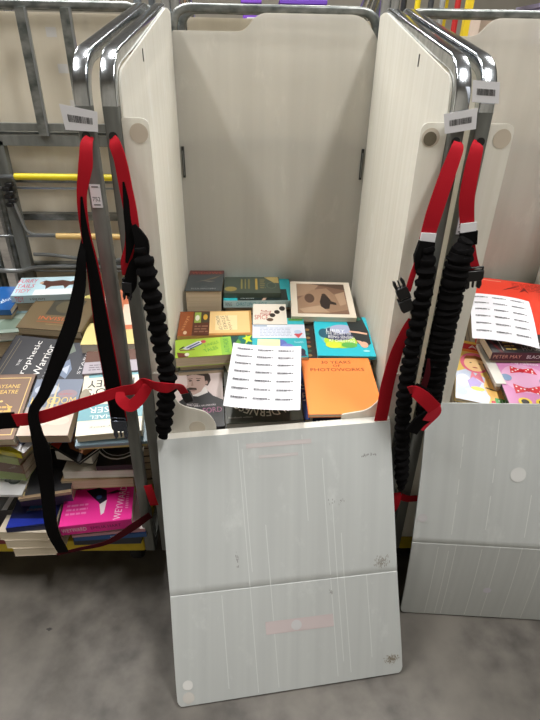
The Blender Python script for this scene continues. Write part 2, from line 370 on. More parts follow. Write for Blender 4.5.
# ------------------------------------------------------------------ roll cages
SEC = rrect(.0155, .0145, .0045)
def side_profile(top=1.662, y1=.78, ybend=.0, zb=1.50):
    pts = [(0, ybend, .19), (0, ybend, zb), (0, y1-.10, top-.01), (0, y1, top-.03), (0, y1, .19)]
    return pts
def roll_cage(label, X, Y=0, rz=0, tall=1.662, shiny=False, rods=True, posts=None, back='plain', group='roll cages in the front row'):
    r = thing('roll_cage', label, 'roll cage', (X, Y, 0), (0, 0, rz), group)
    k = MB(); k.box((-.325, .0, .15), (.325, .77, .2), DECK); k.build('deck', r, bevel=.004)
    for s in (-1, 1):
        k = MB(); x = s*.345
        P = fillet([(x, 0, .17), (x, 0, 1.53), (x, .70, tall), (x, .79, tall-.02), (x, .79, .17)], [.09, .05, .05], 9)
        k.sweep(P, SEC, STEEL, side=Vector((1, 0, 0)), mfn=lambda i: CHROME if (1.40 < P[i].z and P[i].y < .1) or (shiny and P[i].y > .7) else STEEL)
        k.box((x-.012, 0.01, .155), (x+.012, .78, .185), STEEL)
        if rods:
            for z in (.34, .50): k.sweep([(x, .01, z), (x, .78, z)], circ(.004, 8), WIRE)
        
        k.build('side_frame', r)
        # strap hole with its dark eyelet
        k = MB(); k.sweep([(x, -.0155, 1.402), (x, -.0175, 1.402)], circ(.0085, 14), BLACKPL); k.build('eyelet', r)
    k = MB(); yb = .82
    P = fillet([(-.325, yb, .17), (-.325, yb, 1.675), (.325, yb, 1.675), (.325, yb, .17)], [.06, .06], 8)
    k.sweep(P, rrect(.0125, .0125, .008), BACKSTEEL, side=[Vector((0, 1, 0))]*len(P))
    if back == 'plain':
        for z in (1.29, 1.14, 1.0, .8, .6, .4): k.box((-.325, yb-.034, z-.012), (.325, yb+.009, z+.012), BACKSTEEL)
    k.build('back_frame', r)
    if back == 'shelf':
        k = MB()
        for z, h in ((1.325, .012), (1.283, .017)): k.box((-.36, yb-.02, z-h), (.33, yb+.005, z+h), STEEL)
        k.build('back_rail', r)
        for x in posts:
            k = MB(); k.box((x-.014, yb-.03, 1.30), (x+.014, yb-.012, 1.665), BACKSTEEL); k.box((x+.014, yb-.03, 1.30), (x+.02, yb-.018, 1.665), WIRE); k.build('back_post', r)
        k = MB(); k.box((-.235, yb-.02, .19), (-.195, yb+.01, 1.28), STEEL); k.build('back_post', r)
        for z in (1.12, .94, .2+.6): 
            k = MB(); k.sweep([(-.35, yb, z), (.325, yb, z)], circ(.004, 8), WIRE); k.build('back_rod', r)
        def sleeve(z, m, x0, pts):
            k = MB(); k.sweep(fillet(pts, .04, 6), circ(.006, 8), WIRE); q = k.build('hinged_rod', r)
            k = MB(); k.sweep([(x0, yb-.03, z), (.33, yb-.03, z)], circ(.0115, 10), m); k.build('sleeve', q)
        sleeve(1.165, mat((225, 205, 35), .45), -.175, [(-.34, yb-.03, 1.165), (.33, yb-.03, 1.165)])
        sleeve(.95, mat((226, 190, 120), .5), -.07, [(-.20, yb-.03, 1.075), (-.175, yb-.03, .955), (.33, yb-.03, .95)])
        k = MB(); k.sweep(catmull([(-.175, yb-.02, .875), (-.1, yb-.02, .872), (.06, yb-.02, .855), (.32, yb-.02, .86)], 6), circ(.007, 8), WIRE); k.build('back_rod', r)
        k = MB(); k.sweep(catmull([(-.36, yb-.03, .815), (-.24, yb-.03, .81), (-.12, yb-.03, .828), (.32, yb-.03, .828)], 6), circ(.009, 8), WIRE); k.build('back_rod', r)
        k = MB()
        for q in range(6): k.box((-.225+.012*(q % 2), yb-.045, 1.06+q*.014), (-.20+.012*(q % 2), yb-.015, 1.075+q*.014), BLACKPL)
        k.build('hinge_clip', r, bevel=.003)
    for sx in (-1, 1):
        for y in (.09, .70):
            k = MB(); x = sx*.27
            k.box((x-.045, y-.05, .140), (x+.045, y+.05, .15), STEEL)
            for e in (-1, 1): k.prism([(x+e*.026, y-.03, .14), (x+e*.026, y+.03, .14), (x+e*.026, y+.045, .06), (x+e*.026, y+.015, .05)], (e*.004, 0, 0), STEEL)
            k.sweep([(x-.034, y+.03, .0625), (x+.034, y+.03, .0625)], circ(.006, 8), WIRE)
            f_ = k.build('caster', r)
            k = MB(); k.sweep([(x-.019, y+.03, .0625), (x-.012, y+.03, .0625), (x+.012, y+.03, .0625), (x+.019, y+.03, .0625)], circ(.0625, 24), RUBBER, scale=[.93, 1, 1, .93]); k.build('wheel', f_)
    return r

GF = 'roll cages in the front row'
cageL = roll_cage('leftmost roll cage in front, open at the front and full of tumbled books', -.743, back='shelf', posts=[-.047, .090], rods=False)
cageC = roll_cage('middle roll cage in front, holding the pile with the orange book', 0)
cageR = roll_cage('right hand roll cage in front, holding the pile with the red book', .741)
# barcode flags and number sticker on the tubes
def barcode_tag(par, X, quad, y=-.0185):
    k = MB(); P = [Vector((q[0]-X, y, q[1])) for q in quad]
    k.prism(P, (0, -.0006, 0), WHITE)
    a, b, c, d = P; rnd = random.Random(int(a.z*9999)); u = .16
    def at(u, v): return (a.lerp(b, u)).lerp(d.lerp(c, u), v)+Vector((0, -.0009, 0))
    while u < .84:
        e = u+rnd.choice((.008, .014, .02)); k.flat([at(u, .36), at(e, .36), at(e, .66), at(u, .66)], INK); u = e+rnd.choice((.008, .014))
    k.build('barcode_label', par, smooth=False)
barcode_tag(cageL, -.743, [(-.44, 1.459), (-.369, 1.446), (-.373, 1.410), (-.436, 1.413)])
barcode_tag(cageC, 0, [(.310, 1.452), (.375, 1.464), (.380, 1.426), (.319, 1.416)])
barcode_tag(cageR, .741, [(.355, 1.512), (.408, 1.509), (.415, 1.472), (.361, 1.474)], -.019)
def number_sticker(par, X, x, z):
    k = MB(); k.box((x-X-.011, -.0160, z-.024), (x-X+.011, -.0154, z+.024), WHITE)
    Tm = Matrix(((1,0,0,x-X),(0,0,-1,-.0163),(0,1,0,z-.006),(0,0,0,1)))
    put_text(k, '752', 0, 0, .016, .009, 0, 0, INK, T=Tm)
    k.box((x-X-.007, -.0164, z-.019), (x-X+.007, -.0162, z-.017), INK); k.box((x-X-.007, -.0164, z+.018), (x-X+.007, -.0162, z+.020), INK)
    k.build('number_sticker', par, smooth=False)
number_sticker(cageL, -.743, -.397, 1.285)
number_sticker(cageR, .741, .395, 1.235)

# ------------------------------------------------------------------ plastic liners
def rounded(poly, rads, n=5):
    P = [Vector(p) for p in poly]; out = []; N_ = len(P)
    for i in range(N_):
        r = rads[i] if isinstance(rads, (list, tuple)) else rads
        if r <= 0: out.append(P[i]); continue
        a = (P[i-1]-P[i]).normalized(); b = (P[(i+1) % N_]-P[i]).normalized()
        t = min(r, (P[i-1]-P[i]).length*.49, (P[(i+1) % N_]-P[i]).length*.49)
        for k in range(n+1):
            u = k/n; out.append((P[i]+a*t)*(1-u)**2+P[i]*2*u*(1-u)+(P[i]+b*t)*u*u)
    return out
def xz(L, y): return [(p[0], y, p[1]) for p in L]
def yz(L, x): return [(x, p[0], p[1]) for p in L]
TH = .004
def sticker(par, x, y, z, r, col):
    k = MB(); k.sweep([(x, y, z), (x, y-.0007, z)], circ(r, 28), mat(col, .5)); k.build('round_sticker', par)
def liner(label, X, sides=(-1, 1), back=True):
    r = thing('cage_liner', label, 'plastic liner', (X, 0, .2), (0, 0, 0), 'milky plastic cage liners')
    zz = -.2
    def fix(L): return [(a, b, c+zz) for a, b, c in L]
    for s in sides:
        poly = rounded(yz([(.004, .22), (.004, 1.46), (.02, 1.515), (.70, 1.668), (.775, 1.66), (.775, .22)], s*.3285), [0, .05, .05, .05, .01, 0])
        k = MB(); k.prism(fix(poly), (-s*TH, 0, 0), PL_SIDE); o_ = k.build('side_panel', r, smooth=False)
        # small dark slit near the sloping top edge
        k = MB(); k.box((s*.3237-.0006, .262, 1.53+zz), (s*.3237+.0006, .268, 1.556+zz), mat((60, 58, 55), .8)); k.build('slit', o_)
        # folded-in front wing beside the tube
        xe = s*.274; xo = s*.328
        poly = rounded(xz([(xo, .66), (xo, 1.435), (xe, 1.435), (xe, .66)], -.004), [0, .004, .018, 0])
        k = MB(); k.prism(fix(poly), (0, TH, 0), PL_FRONT); wg = k.build('front_wing', r, smooth=False)
        sticker(wg, s*.296, -.0043, 1.407+zz, .0185, (208, 196, 178) if s < 0 else (214, 204, 188))
        if s > 0 and X == 0: sticker(wg, s*.296-.001, -.0051, 1.405+zz, .0135, (110, 102, 84))
    if back:
        poly = rounded(xz([(-.325, .22), (-.325, 1.613), (-.100, 1.613), (-.055, 1.663), (.275, 1.663), (.325, 1.600), (.325, .22)], .778), [0, .01, .02, .03, .06, .012, 0])
        k = MB(); k.prism(fix(poly), (0, TH, 0), PL_BACK); o_ = k.build('back_panel', r, smooth=False)
        for s in (-1, 1):
            k = MB(); k.box((s*.314-.0045, .772, 1.172+zz), (s*.314+.0045, .778, 1.275+zz), BLACKPL); k.box((s*.314-.0015, .768, 1.18+zz), (s*.314+.0015, .774, 1.262+zz), STEEL); k.build('metal_clip', r)
    k = MB(); k.box((-.322, .006, .202+zz), (.322, .775, .206+zz), PL_FRONT); k.build('floor_panel', r)
    return r
linC = liner('milky plastic liner of the middle cage, walls rising behind the orange book', 0)
linR = liner('milky plastic liner of the right hand cage, around the red book', .74)
def front_panel(par, poly, rads, stick=None):
    k = MB(); k.prism([(a, b, c-.2) for a, b, c in rounded(xz(poly, -.0085), rads)], (0, TH, 0), PL_FRONT); o_ = k.build('front_panel', par, smooth=False)
    if stick: sticker(o_, stick[0], -.0088, stick[1]-.2, stick[2], (205, 196, 180))
front_panel(linC, [(-.328, .22), (-.328, .84), (-.285, .84), (-.27, .74), (-.192, .718), (-.168, .68), (-.168, .61), (.175, .61), (.175, .708), (.245, .722), (.276, .76), (.28, .84), (.328, .84), (.328, .22)],
            [0, .01, .03, .03, .02, .02, 0, 0, .008, .02, .03, .01, .01, 0], (-.220, .664, .022))
front_panel(linR, [(-.328, .22), (-.328, .735), (.328, .735), (.328, .22)], 0)
sticker(linR, -.289, -.0046, 1.43-.2, .0185, (214, 208, 212)) if False else None

# front flaps that hang down to the floor, creased across
def flap(par, X, TL, TR, CL, CR, BL, BR, m, bow=.0, rad=.02, extras=None, th=.005):
    TL, TR, CL, CR, BL, BR = [Vector(p)-Vector((X, 0, .2)) for p in (TL, TR, CL, CR, BL, BR)]
    k = MB(); NU, NV = 16, 22; grid = []
    n = (TR-TL).cross(BL-TL).normalized()
    if n.y > 0: n = -n
    def P(u, v):
        if v < .5:
            q = v*2; a = TL.lerp(CL, q); b = TR.lerp(CR, q); p = a.lerp(b, u); p = p+n*bow*math.sin(PI*q)
        else:
            q = v*2-1; a = CL.lerp(BL, q); b = CR.lerp(BR, q); p = a.lerp(b, u); p = p+n*bow*.4*math.sin(PI*q)
        return p
    vs = []; 
    def row(v):  # pull in the bottom corners to round them
        L_ = (BL-CL).length*2; d = (1-v)*L_/2; W_ = (BR-BL).length
        ins = 0
        if d < rad: ins = rad-math.sqrt(max(0, rad*rad-(rad-d)**2))
        return ins/W_
    V = [i/20*.5 for i in range(20)]+[.4975, .5, .5025]+[.5+i/14*.5 for i in range(1, 12)]+[1-.5*(.02/.3)*q for q in (.9, .6, .35, .15, .04, 0)]
    V = sorted(set(V)); NV = len(V)-1
    for sgn in (0, 1):
        for j, v in enumerate(V):
            i0 = row(v)
            dip = n*(-.0015) if abs(v-.5) < 1e-6 else Vector()
            for i in range(NU+1):
                u = i0+(1-2*i0)*i/NU; vs.append(P(u, v)+dip+n*(-th*sgn))
    st = (NU+1)*(NV+1); fs = []
    for j in range(NV):
        for i in range(NU):
            a = j*(NU+1)+i; fs.append((a, a+NU+1, a+NU+2, a+1)); fs.append((st+a, st+a+1, st+a+NU+2, st+a+NU+1))
    for j in range(NV):
        a = j*(NU+1); fs.append((a, st+a, st+a+NU+1, a+NU+1)); a += NU; fs.append((a, a+NU+1, st+a+NU+1, st+a))
    for i in range(NU):
        fs.append((i, i+1, st+i+1, st+i)); a = NV*(NU+1)+i; fs.append((a, st+a, st+a+1, a+1))
    k.add(vs, fs, m); o = k.build('front_flap', par)
    return o, P, n
flC, PC, nC = flap(linC, 0, (-.329, -.030, .638), (.304, -.030, .702), (-.292, -.250, .272), (.338, -.205, .311), (-.272, -.402, .005), (.372, -.318, .006), PL_FLAP, bow=.0025, rad=.014)
# hinge lip over the front panel
k = MB(); a, b = Vector((-.329, -.030, .438)), Vector((.304, -.030, .502))
k.add([a, b, b+Vector((.0, .020, .004)), a+Vector((0, .020, .004)), a+Vector((0, 0, -.005)), b+Vector((0, 0, -.005)), b+Vector((0, .020, -.002)), a+Vector((0, .020, -.002))], [(0,1,2,3),(7,6,5,4),(0,4,5,1),(1,5,6,2),(2,6,7,3),(3,7,4,0)], PL_FRONT)
k.build('hinge_lip', linC)
flR, PR_, nR = flap(linR, .74, (.405, -.006, .745), (1.035, -.006, .735), (.399, -.125, .332), (1.030, -.170, .326), (.410, -.130, .006), (1.042, -.178, .006), PL_FLAP, bow=.01, rad=.012)
def on_flap(Pf, n, u, v, off=.0006): return Pf(u, v)+n*off
def flap_disc(par, Pf, n, u, v, r, m, name, W_=.625, H_=.76):
    k = MB(); c = on_flap(Pf, n, u, v, .0016); ax = (Pf(u+.01, v)-Pf(u, v)).normalized(); ay = (Pf(u, v+.01)-Pf(u, v-.01)).normalized()
    k.flat([c+ax*r*math.cos(q*PI/12)+ay*r*math.sin(q*PI/12) for q in range(24)], m); k.build(name, par, smooth=False)
def flap_quad(par, Pf, n, u0, v0, u1, v1, m, name):
    k = MB(); N_ = 6
    for i in range(N_):
        a = u0+(u1-u0)*i/N_; b = u0+(u1-u0)*(i+1)/N_
        k.flat([on_flap(Pf, n, a, v0, .0004), on_flap(Pf, n, a, v1, .0004), on_flap(Pf, n, b, v1, .0004), on_flap(Pf, n, b, v0, .0004)], m)
    k.build(name, par, smooth=False)
flap_quad(linC, PC, nC, .40, .665, .70, .725, mat((204, 192, 193), .5), 'faded_band')
flap_disc(linC, PC, nC, .535, .695, .015, mat((206, 206, 208), .4), 'round_sticker')
flap_disc(linC, PC, nC, .05, .905, .014, mat((226, 226, 224), .4), 'round_sticker')
flap_disc(linC, PC, nC, .05, .962, .016, mat((208, 205, 200), .4), 'round_sticker')
flap_quad(linC, PC, nC, .38, .035, .66, .05, mat((203, 196, 196), .5), 'faded_print')
flap_quad(linC, PC, nC, .43, .075, .60, .085, mat((202, 197, 197), .5), 'faded_print')
flap_disc(linR, PR_, nR, .395, .79, .0125, mat((214, 212, 222), .4), 'round_sticker')
flap_disc(linR, PR_, nR, .03, .40, .014, mat((200, 198, 200), .4), 'round_sticker')
flap_disc(linR, PR_, nR, .43, .23, .022, mat((218, 219, 218), .4), 'round_ring')
flap_disc(linR, PR_, nR, .43, .23, .0185, mat((205, 207, 205), .4), 'round_ring') if False else None
def scuff(par, Pf, n, u, v, W_, H_, seed, N_=60, col=(130, 122, 112)):
    rnd = random.Random(seed); k = MB(); mm = mat(col, .8)
    for i in range(N_):
        a = u+rnd.gauss(0, W_/2); b = v+rnd.gauss(0, H_/2)
        if not .01 < a < .99: continue
        w2 = rnd.uniform(.001, .0035); h2 = rnd.uniform(.002, .008)
        k.flat([on_flap(Pf, n, a, b, .0005), on_flap(Pf, n, a, b+h2, .0005), on_flap(Pf, n, a+w2, b+h2, .0005), on_flap(Pf, n, a+w2, b, .0005)], mm)
    k.build('scuff_mark', par, smooth=False)
scuff(linC, PC, nC, .93, .46, .03, .018, 3, 110, (158, 155, 148)); scuff(linC, PC, nC, .95, .92, .03, .018, 4, 160, (146, 138, 124)); scuff(linC, PC, nC, .3, .4, .008, .02, 5, 14, (150, 150, 150))
scuff(linC, PC, nC, .9, .1, .04, .004, 6, 18, (130, 130, 130)); scuff(linC, PC, nC, .70, .56, .01, .01, 7, 14, (150, 150, 150)); scuff(linC, PC, nC, .75, .24, .05, .01, 8, 12, (150, 150, 150))
# pale flute lines pressed in the flaps
def flutes(par, Pf, n, us, col, lean=0):
    mm = mat(col, .4)
    for u, v0, v1 in us:
        N_ = 10; k = MB()
        for i in range(N_):
            a = v0+(v1-v0)*i/N_; b = v0+(v1-v0)*(i+1)/N_
            k.flat([on_flap(Pf, n, u, a, .0003), on_flap(Pf, n, u, b, .0003), on_flap(Pf, n, u+.0035, b, .0003), on_flap(Pf, n, u+.0035, a, .0003)], mm)
        k.build('flute_line', par, smooth=False)
flutes(linC, PC, nC, [(.345, .02, .99), (.435, .3, .98), (.70, .1, .97), (.76, .35, .96), (.22, .52, .95), (.86, .5, .9), (.62, .02, .3), (.36, .05, .45), (.73, .25, .9)], (222, 226, 225))
flutes(linR, PR_, nR, [(.12, .52, .99), (.2, .5, .99), (.17, .1, .99), (.32, .05, .99), (.40, .5, .99), (.50, .3, .99), (.6, .1, .99), (.7, .4, .99)], (226, 229, 227))

# ------------------------------------------------------------------ back row of cages and their liners
GB = 'roll cages in the back row'
for X, l in ((-.700, 'left roll cage of the back row, behind the grey rungs'), (.02, 'middle roll cage of the back row, behind the tall milky panel'), (.74, 'right roll cage of the back row, behind the right hand cage')):
    roll_cage(l, X, 1.70, PI, tall=1.86, shiny=True, group=GB)
def cream(label, X, poly, rads, y, slot=None, stickers=()):
    r = thing('cage_liner', label, 'plastic liner', (X, y, .2), (0, 0, 0), 'milky plastic cage liners')
    L_ = [(p[0]-X, 0, p[1]-.2) for p in poly]
    k = MB(); L_ = rounded(L_, rads)
    if slot:
        # cut a hand slot: split the sheet in strips round it
        x0, x1, z0, z1 = slot; xs = [poly[0][0], x0, x1, poly[2][0]]
        zt = poly[1][1]; zb = poly[0][1]
        k.box((xs[0]-X, 0, zb-.2), (x0-X, TH, zt-.2), PL_CREAM); k.box((x1-X, 0, zb-.2), (xs[3]-X, TH, zt-.2), PL_CREAM)
        # middle strip with a rounded hole
        cz = (z0+z1)/2; hr = (z1-z0)/2; top = [(x0-X, 0, zt-.2), (x1-X, 0, zt-.2)]; arc = []
        def half(s):
            q = [(x0-X, 0, (zt if s > 0 else zb)-.2), (x1-X, 0, (zt if s > 0 else zb)-.2)]
            pts = []
            for i in range(7):
                t = PI/2*i/6; pts.append((x1-X-hr+hr*math.cos(t), 0, cz+s*hr*math.sin(t)-.2))
            for i in range(7):
                t = PI/2*i/6; pts.append((x0-X+hr-hr*math.sin(t), 0, cz+s*hr*math.cos(t)-.2))
            pl = q+pts
            return pl if s > 0 else pl
        for s in (1, -1): k.prism(half(s), (0, TH, 0), PL_CREAM)
    else: k.prism(L_, (0, TH, 0), PL_CREAM)
    k.build('back_panel', r, smooth=False)
    for s in (-1, 1):
        k = MB(); q = s*.325 if abs(X) > 1e-6 or True else 0
        k.box((q-.002, TH, .02), (q+.002, .7, 1.40), PL_CREAM); k.build('side_panel', r, smooth=False)
    for x, z in stickers:
        k = MB(); k.box((x-X-.017, -.0006, z-.2-.014), (x-X+.017, 0, z-.2+.014), mat((226, 224, 222), .5)); k.build('blank_label', r)
    return r
cream('cream plastic sheet with a hand slot, behind the grey rungs on the left', -.665, [(-1.0, .30), (-1.0, 1.66), (-.338, 1.66), (-.338, .30)], .01, .905, slot=(-.625, -.46, 1.545, 1.60),
      stickers=((-.742, 1.605), (-.722, 1.50), (-.70, 1.39)))
cream('cream plastic sheet behind the step in the tall milky panel', .03, [(-.29, .30), (-.29, 1.655), (.35, 1.655), (.35, .30)], .02, .905)
cream('cream plastic sheet behind the right hand cage', .725, [(.41, .30), (.41, 1.60), (1.04, 1.60), (1.04, .30)], .02, .905)
k = MB(); k.box((-1.75, 1.0, 1.31), (-1.01, 1.004, 1.66), PL_CREAM); k.box((-1.75, 1.004, 1.31), (-1.745, 1.25, 1.66), PL_CREAM); k.box((-1.70, 1.004, 0), (-1.66, 1.04, 1.31), STEEL); k.box((-1.10, 1.004, 0), (-1.06, 1.04, 1.31), STEEL)
tag(k.build('wheeled_screen_board', smooth=False), 'cream plastic board on steel legs at the far left, behind the cages', 'board')
# the grey screen of the right cage: clear box file tray on the frame behind
r_ = thing('letter_tray', 'clear plastic tray with faint print, above the right hand cage', 'tray', (.78, .90, 1.605))
TR = plastic('clear_tray', (205, 190, 176), (222, 210, 198), (5, 5, 5), .4, .25)
k = MB(); k.box((-.09, 0, 0), (.09, .10, .004), TR); k.box((-.09, 0, .004), (.09, .003, .075), TR); k.box((-.09, .097, .004), (.09, .10, .075), TR); k.box((-.09, .003, .004), (-.087, .097, .075), TR); k.box((.087, .003, .004), (.09, .097, .075), TR)
k.build('tray_body', r_, bevel=.001)
k = MB(); k.box((-.094, -.004, .070), (.094, .0, .079), mat((205, 170, 160), .4)); k.build('rim', r_, bevel=.002)
# things further back
def tote(label, x, y, z, w_, d, h, col, name='storage_box'):
    r = thing(name, label, 'box', (x, y, z)); m = mat(col, .5)
    k = MB(); k.box((-w_/2, -d/2, 0), (w_/2, d/2, h), m); k.build('box_body', r, bevel=.01)
    k = MB(); k.box((-w_/2-.012, -d/2-.012, h), (w_/2+.012, d/2+.012, h+.025), m); k.build('box_lid', r, bevel=.005)
    k = MB(); k.box((-w_/4, -d/2-.002, h*.35), (w_/4, -d/2, h*.75), mat((220, 220, 225), .5)); k.build('box_label', r)
PUR = (120, 70, 190)
def rack(label, X, Y, W_, cols, H=2.3):
    r = thing('storage_rack', label, 'rack', (X, Y, 0))
    for sx in (-1, 1):
        for sy in (-1, 1):
            k = MB(); k.box((sx*W_/2-.02, sy*.25-.02, 0), (sx*W_/2+.02, sy*.25+.02, H), mat(cols, .4)); k.build('upright', r)
    for z in (.2, .9, 1.55, 2.1):
        k = MB(); k.box((-W_/2, -.25, z-.02), (W_/2, .25, z), STEEL); k.build('shelf', r)
rack('grey storage rack beyond the middle cages', .0, 2.75, 1.5, (90, 96, 100))
rack('storage rack with yellow uprights beyond the right hand cages', 1.95, 2.9, 1.4, (220, 190, 40))
tote('small purple storage box on the grey rack, on its left', -.09, 2.75, 1.552, .10, .4, .27, PUR); tote('wider purple storage box on the grey rack, on its right', .22, 2.75, 1.552, .26, .4, .27, (104, 62, 175))
tote('lilac storage box on the rack with yellow uprights', 2.1, 2.9, 1.552, .7, .4, .3, (190, 180, 214))
def pole(label, x, y, col, r=.014, h=2.2):
    t = thing('upright_pole', label, 'pole', (x, y, 0), (0, 0, 0)); k = MB(); k.sweep([(0, 0, .02), (0, 0, h)], circ(r, 12), mat(col, .4)); k.build('shaft', t)
    k = MB(); k.sweep([(0, 0, 0), (0, 0, .02)], circ(.025, 20), BLACKPL); k.build('foot', t)
for i, (x, col, l) in enumerate(((.711, (225, 200, 30), 'yellow'), (.775, (60, 62, 66), 'charcoal'), (.83, (150, 152, 150), 'grey'), (.905, (180, 40, 40), 'red'), (.645, (35, 36, 40), 'black'))):
    pole(l+' pole standing beyond the gap right of the middle cage', x, 1.82, col)
# brown carton seen through the hand slot
r_ = thing('carton', 'brown cardboard carton seen through the hand slot', 'box', (-.56, 1.30, .2)); CB = mat((110, 82, 58), .8)
k = MB(); k.box((-.2, -.14, 0), (.2, .14, 1.36), CB); k.build('carton_body', r_); k = MB(); k.box((-.2, -.143, .9), (.2, -.14, .95), mat((170, 140, 100), .5)); k.build('tape', r_)

# ------------------------------------------------------------------ books in the middle cage
GC = 'books in the middle cage'; GL = 'books in the leftmost cage'; GR = 'books in the right hand cage'
TEAL = (48, 178, 190)
book('C1', 'thick dark grey hardback with red title, in the back left corner of the middle cage', .085, (66, 72, 74), side='B', pages=PAGESD, hard=True, group=GC, art=[
    ('p', [(0, .78), (1, .82), (1, 1), (0, 1)], (92, 48, 46)), ('t', 'WIDOWS', .5, .88, .86, .11, 0, (168, 82, 66)),
    ('p', [(.2, .38), (.75, .58), (.95, .76), (.5, .52)], (120, 104, 84)), ('p', [(.35, .5), (.6, .42), (.8, .45), (.55, .48)], (132, 128, 120)), ('t', 'ELLA MASTERS', .5, .10, .66, .055, 0, (176, 180, 178)), ('t', 'IN THE', .5, .2, .16, .04, 0, (120, 126, 124))])
book('C2', 'dark green book with gold lettering lying on the teal book at the back', .022, (66, 76, 66), group=GC, side='F', art=[
    ('e', .12, .25, .11, .14, (140, 126, 70)), ('p', [(.72, .98), (.98, .98), (.99, .6), (.9, .62)], (172, 152, 96)), ('r', .30, .25, .33, .85, (132, 124, 70)), ('r', .37, .25, .39, .85, (132, 124, 70)), ('r', .43, .25, .46, .85, (120, 112, 66)),
    ('r', .56, .2, .60, .88, (168, 140, 66)), ('l', .64, .25, .74, .85, 5, (128, 120, 82)), ('e', .85, .45, .09, .2, (84, 96, 80)), ('e', .85, .45, .07, .15, (60, 70, 62))])
book('C3', 'teal book with a pale spine lying under the dark green book', .028, TEAL, group=GC, side='F', spine=(190, 214, 214), art=[
    ('r', .2, 0, .93, .5, (34, 46, 44)), ('p', [(.55, 0), (.64, .4), (.68, .4), (.6, 0)], (190, 160, 140)), ('t', 'the coffee', .34, .14, .2, .12, 0, (214, 226, 220))],
    spine_art=[('CHRISTOPHER WOLF', .18, .62, (70, 160, 170)), ('RING', .03, .12, (90, 110, 112))])
book('C4', 'white framed photo book with a sepia picture, at the back right of the middle cage', .02, (226, 214, 196), group=GC, side='L', art=[
    ('r', .10, .08, .90, .93, (126, 96, 78)), ('p', [(.10, .93), (.5, .93), (.3, .6), (.10, .55)], (160, 132, 108)), ('p', [(.10, .45), (.35, .75), (.6, .80), (.75, .55), (.9, .5), (.9, .2), (.5, .08), (.10, .08)], (152, 122, 98)),
    ('p', [(.3, .93), (.9, .93), (.9, .75), (.6, .85)], (92, 72, 60)), ('e', .30, .5, .08, .13, (92, 70, 58)), ('p', [(.48, .2), (.60, .22), (.64, .45), (.58, .6), (.50, .58), (.46, .4)], (52, 42, 38)), ('e', .54, .6, .035, .04, (60, 46, 40)),
    ('p', [(.6, .35), (.72, .32), (.72, .38), (.62, .44)], (60, 48, 42)), ('p', [(.12, .2), (.45, .3), (.6, .12), (.2, .1)], (176, 148, 122)), ('p', [(.72, .62), (.88, .7), (.88, .35), (.78, .3)], (176, 146, 120))])
book('C5', 'brown and cream book with small pictures, lying across the left of the middle cage', .018, (214, 168, 104), group=GC, side='F', art=[
    ('r', 0, 0, .19, 1, (150, 78, 38)), ('r', .19, 0, .42, 1, (92, 48, 30)), ('r', .21, .52, .30, .96, (150, 176, 80)), ('r', .31, .52, .41, .96, (70, 66, 52)), ('e', .25, .72, .03, .12, (232, 228, 210)), ('e', .36, .75, .03, .12, (214, 168, 60)),
    ('r', .42, .04, .98, .96, (232, 196, 136)), ('r', .42, .0, 1, .08, (190, 132, 66)), ('r', .97, .0, 1, 1, (190, 140, 74)), ('r', .5, .2, .80, .8, (240, 214, 164)),
    ('t', 'WORLD OF', .55, .5, .6, .05, -80, (120, 108, 100)), ('t', 'STORIES', .62, .5, .55, .05, -80, (128, 110, 96)), ('t', 'and tales', .69, .5, .6, .05, -80, (150, 128, 104)), ('l', .22, .1, .40, .42, 3, (150, 110, 90)), ('t', 'essays', .10, .5, .6, .05, 80, (214, 150, 100)), ('e', .10, .12, .025, .07, (220, 190, 160))])
book('C6', 'lime green paperback with a striped figure, on the left of the middle cage', .035, (170, 204, 66), group=GC, side='B', pages=PAGESD, art=[
    ('r', .80, 0, 1, 1, (142, 190, 66)), ('p', [(.12, .5), (.4, .85), (.5, .85), (.45, .65), (.2, .38)], (212, 214, 224)), ('p', [(.18, .5), (.42, .8), (.44, .76), (.21, .46)], (52, 60, 130)), ('p', [(.24, .45), (.47, .72), (.48, .68), (.27, .42)], (52, 60, 130)),
    ('e', .50, .80, .045, .09, (206, 80, 96)), ('p', [(.05, .0), (.22, .0), (.2, .2), (.03, .28)], (112, 50, 40)), ('e', .2, .14, .04, .09, (236, 230, 214)), ('p', [(.14, .6), (.06, .45), (.08, .42), (.17, .55)], (46, 40, 40)), ('p', [(.08, .35), (.34, .36), (.34, .4), (.08, .4)], (120, 60, 60)),
    ('t', 'JUNGLE', .64, .62, .28, .2, 22, (96, 168, 66)), ('t', 'TALES', .62, .35, .26, .18, 22, (96, 168, 66)), ('t', 'AUTHOR', .90, .5, .8, .09, 90, (80, 150, 70))])
book('C14', 'dark book with a yellow green leaf picture, half hidden behind the paper sheet', .03, (16, 66, 62), group=GC, side='F', art=[
    ('e', .75, .5, .25, .4, (14, 110, 96)), ('p', [(.62, .55), (.75, .45), (.72, .25), (.82, .4), (.95, .35), (.86, .52), (.95, .72), (.8, .62), (.72, .8), (.74, .6)], (190, 214, 40)), ('p', [(.4, .3), (.5, .5), (.6, .35), (.5, .2)], (90, 150, 50))])
book('C12', 'cream paperback with coffee beans and red lettering, behind the white and teal book', .03, (226, 218, 204), group=GC, side='F', art=[
    ('t', 'BLUE', .38, .55, .22, .32, 80, (176, 52, 48)), ('t', 'SPICE', .25, .32, .4, .22, 0, (190, 70, 60)), ('e', .58, .42, .085, .10, (42, 30, 26)), ('e', .72, .58, .085, .10, (42, 30, 26)), ('e', .88, .76, .09, .12, (30, 24, 24)), ('e', .5, .2, .1, .08, (96, 70, 50))])
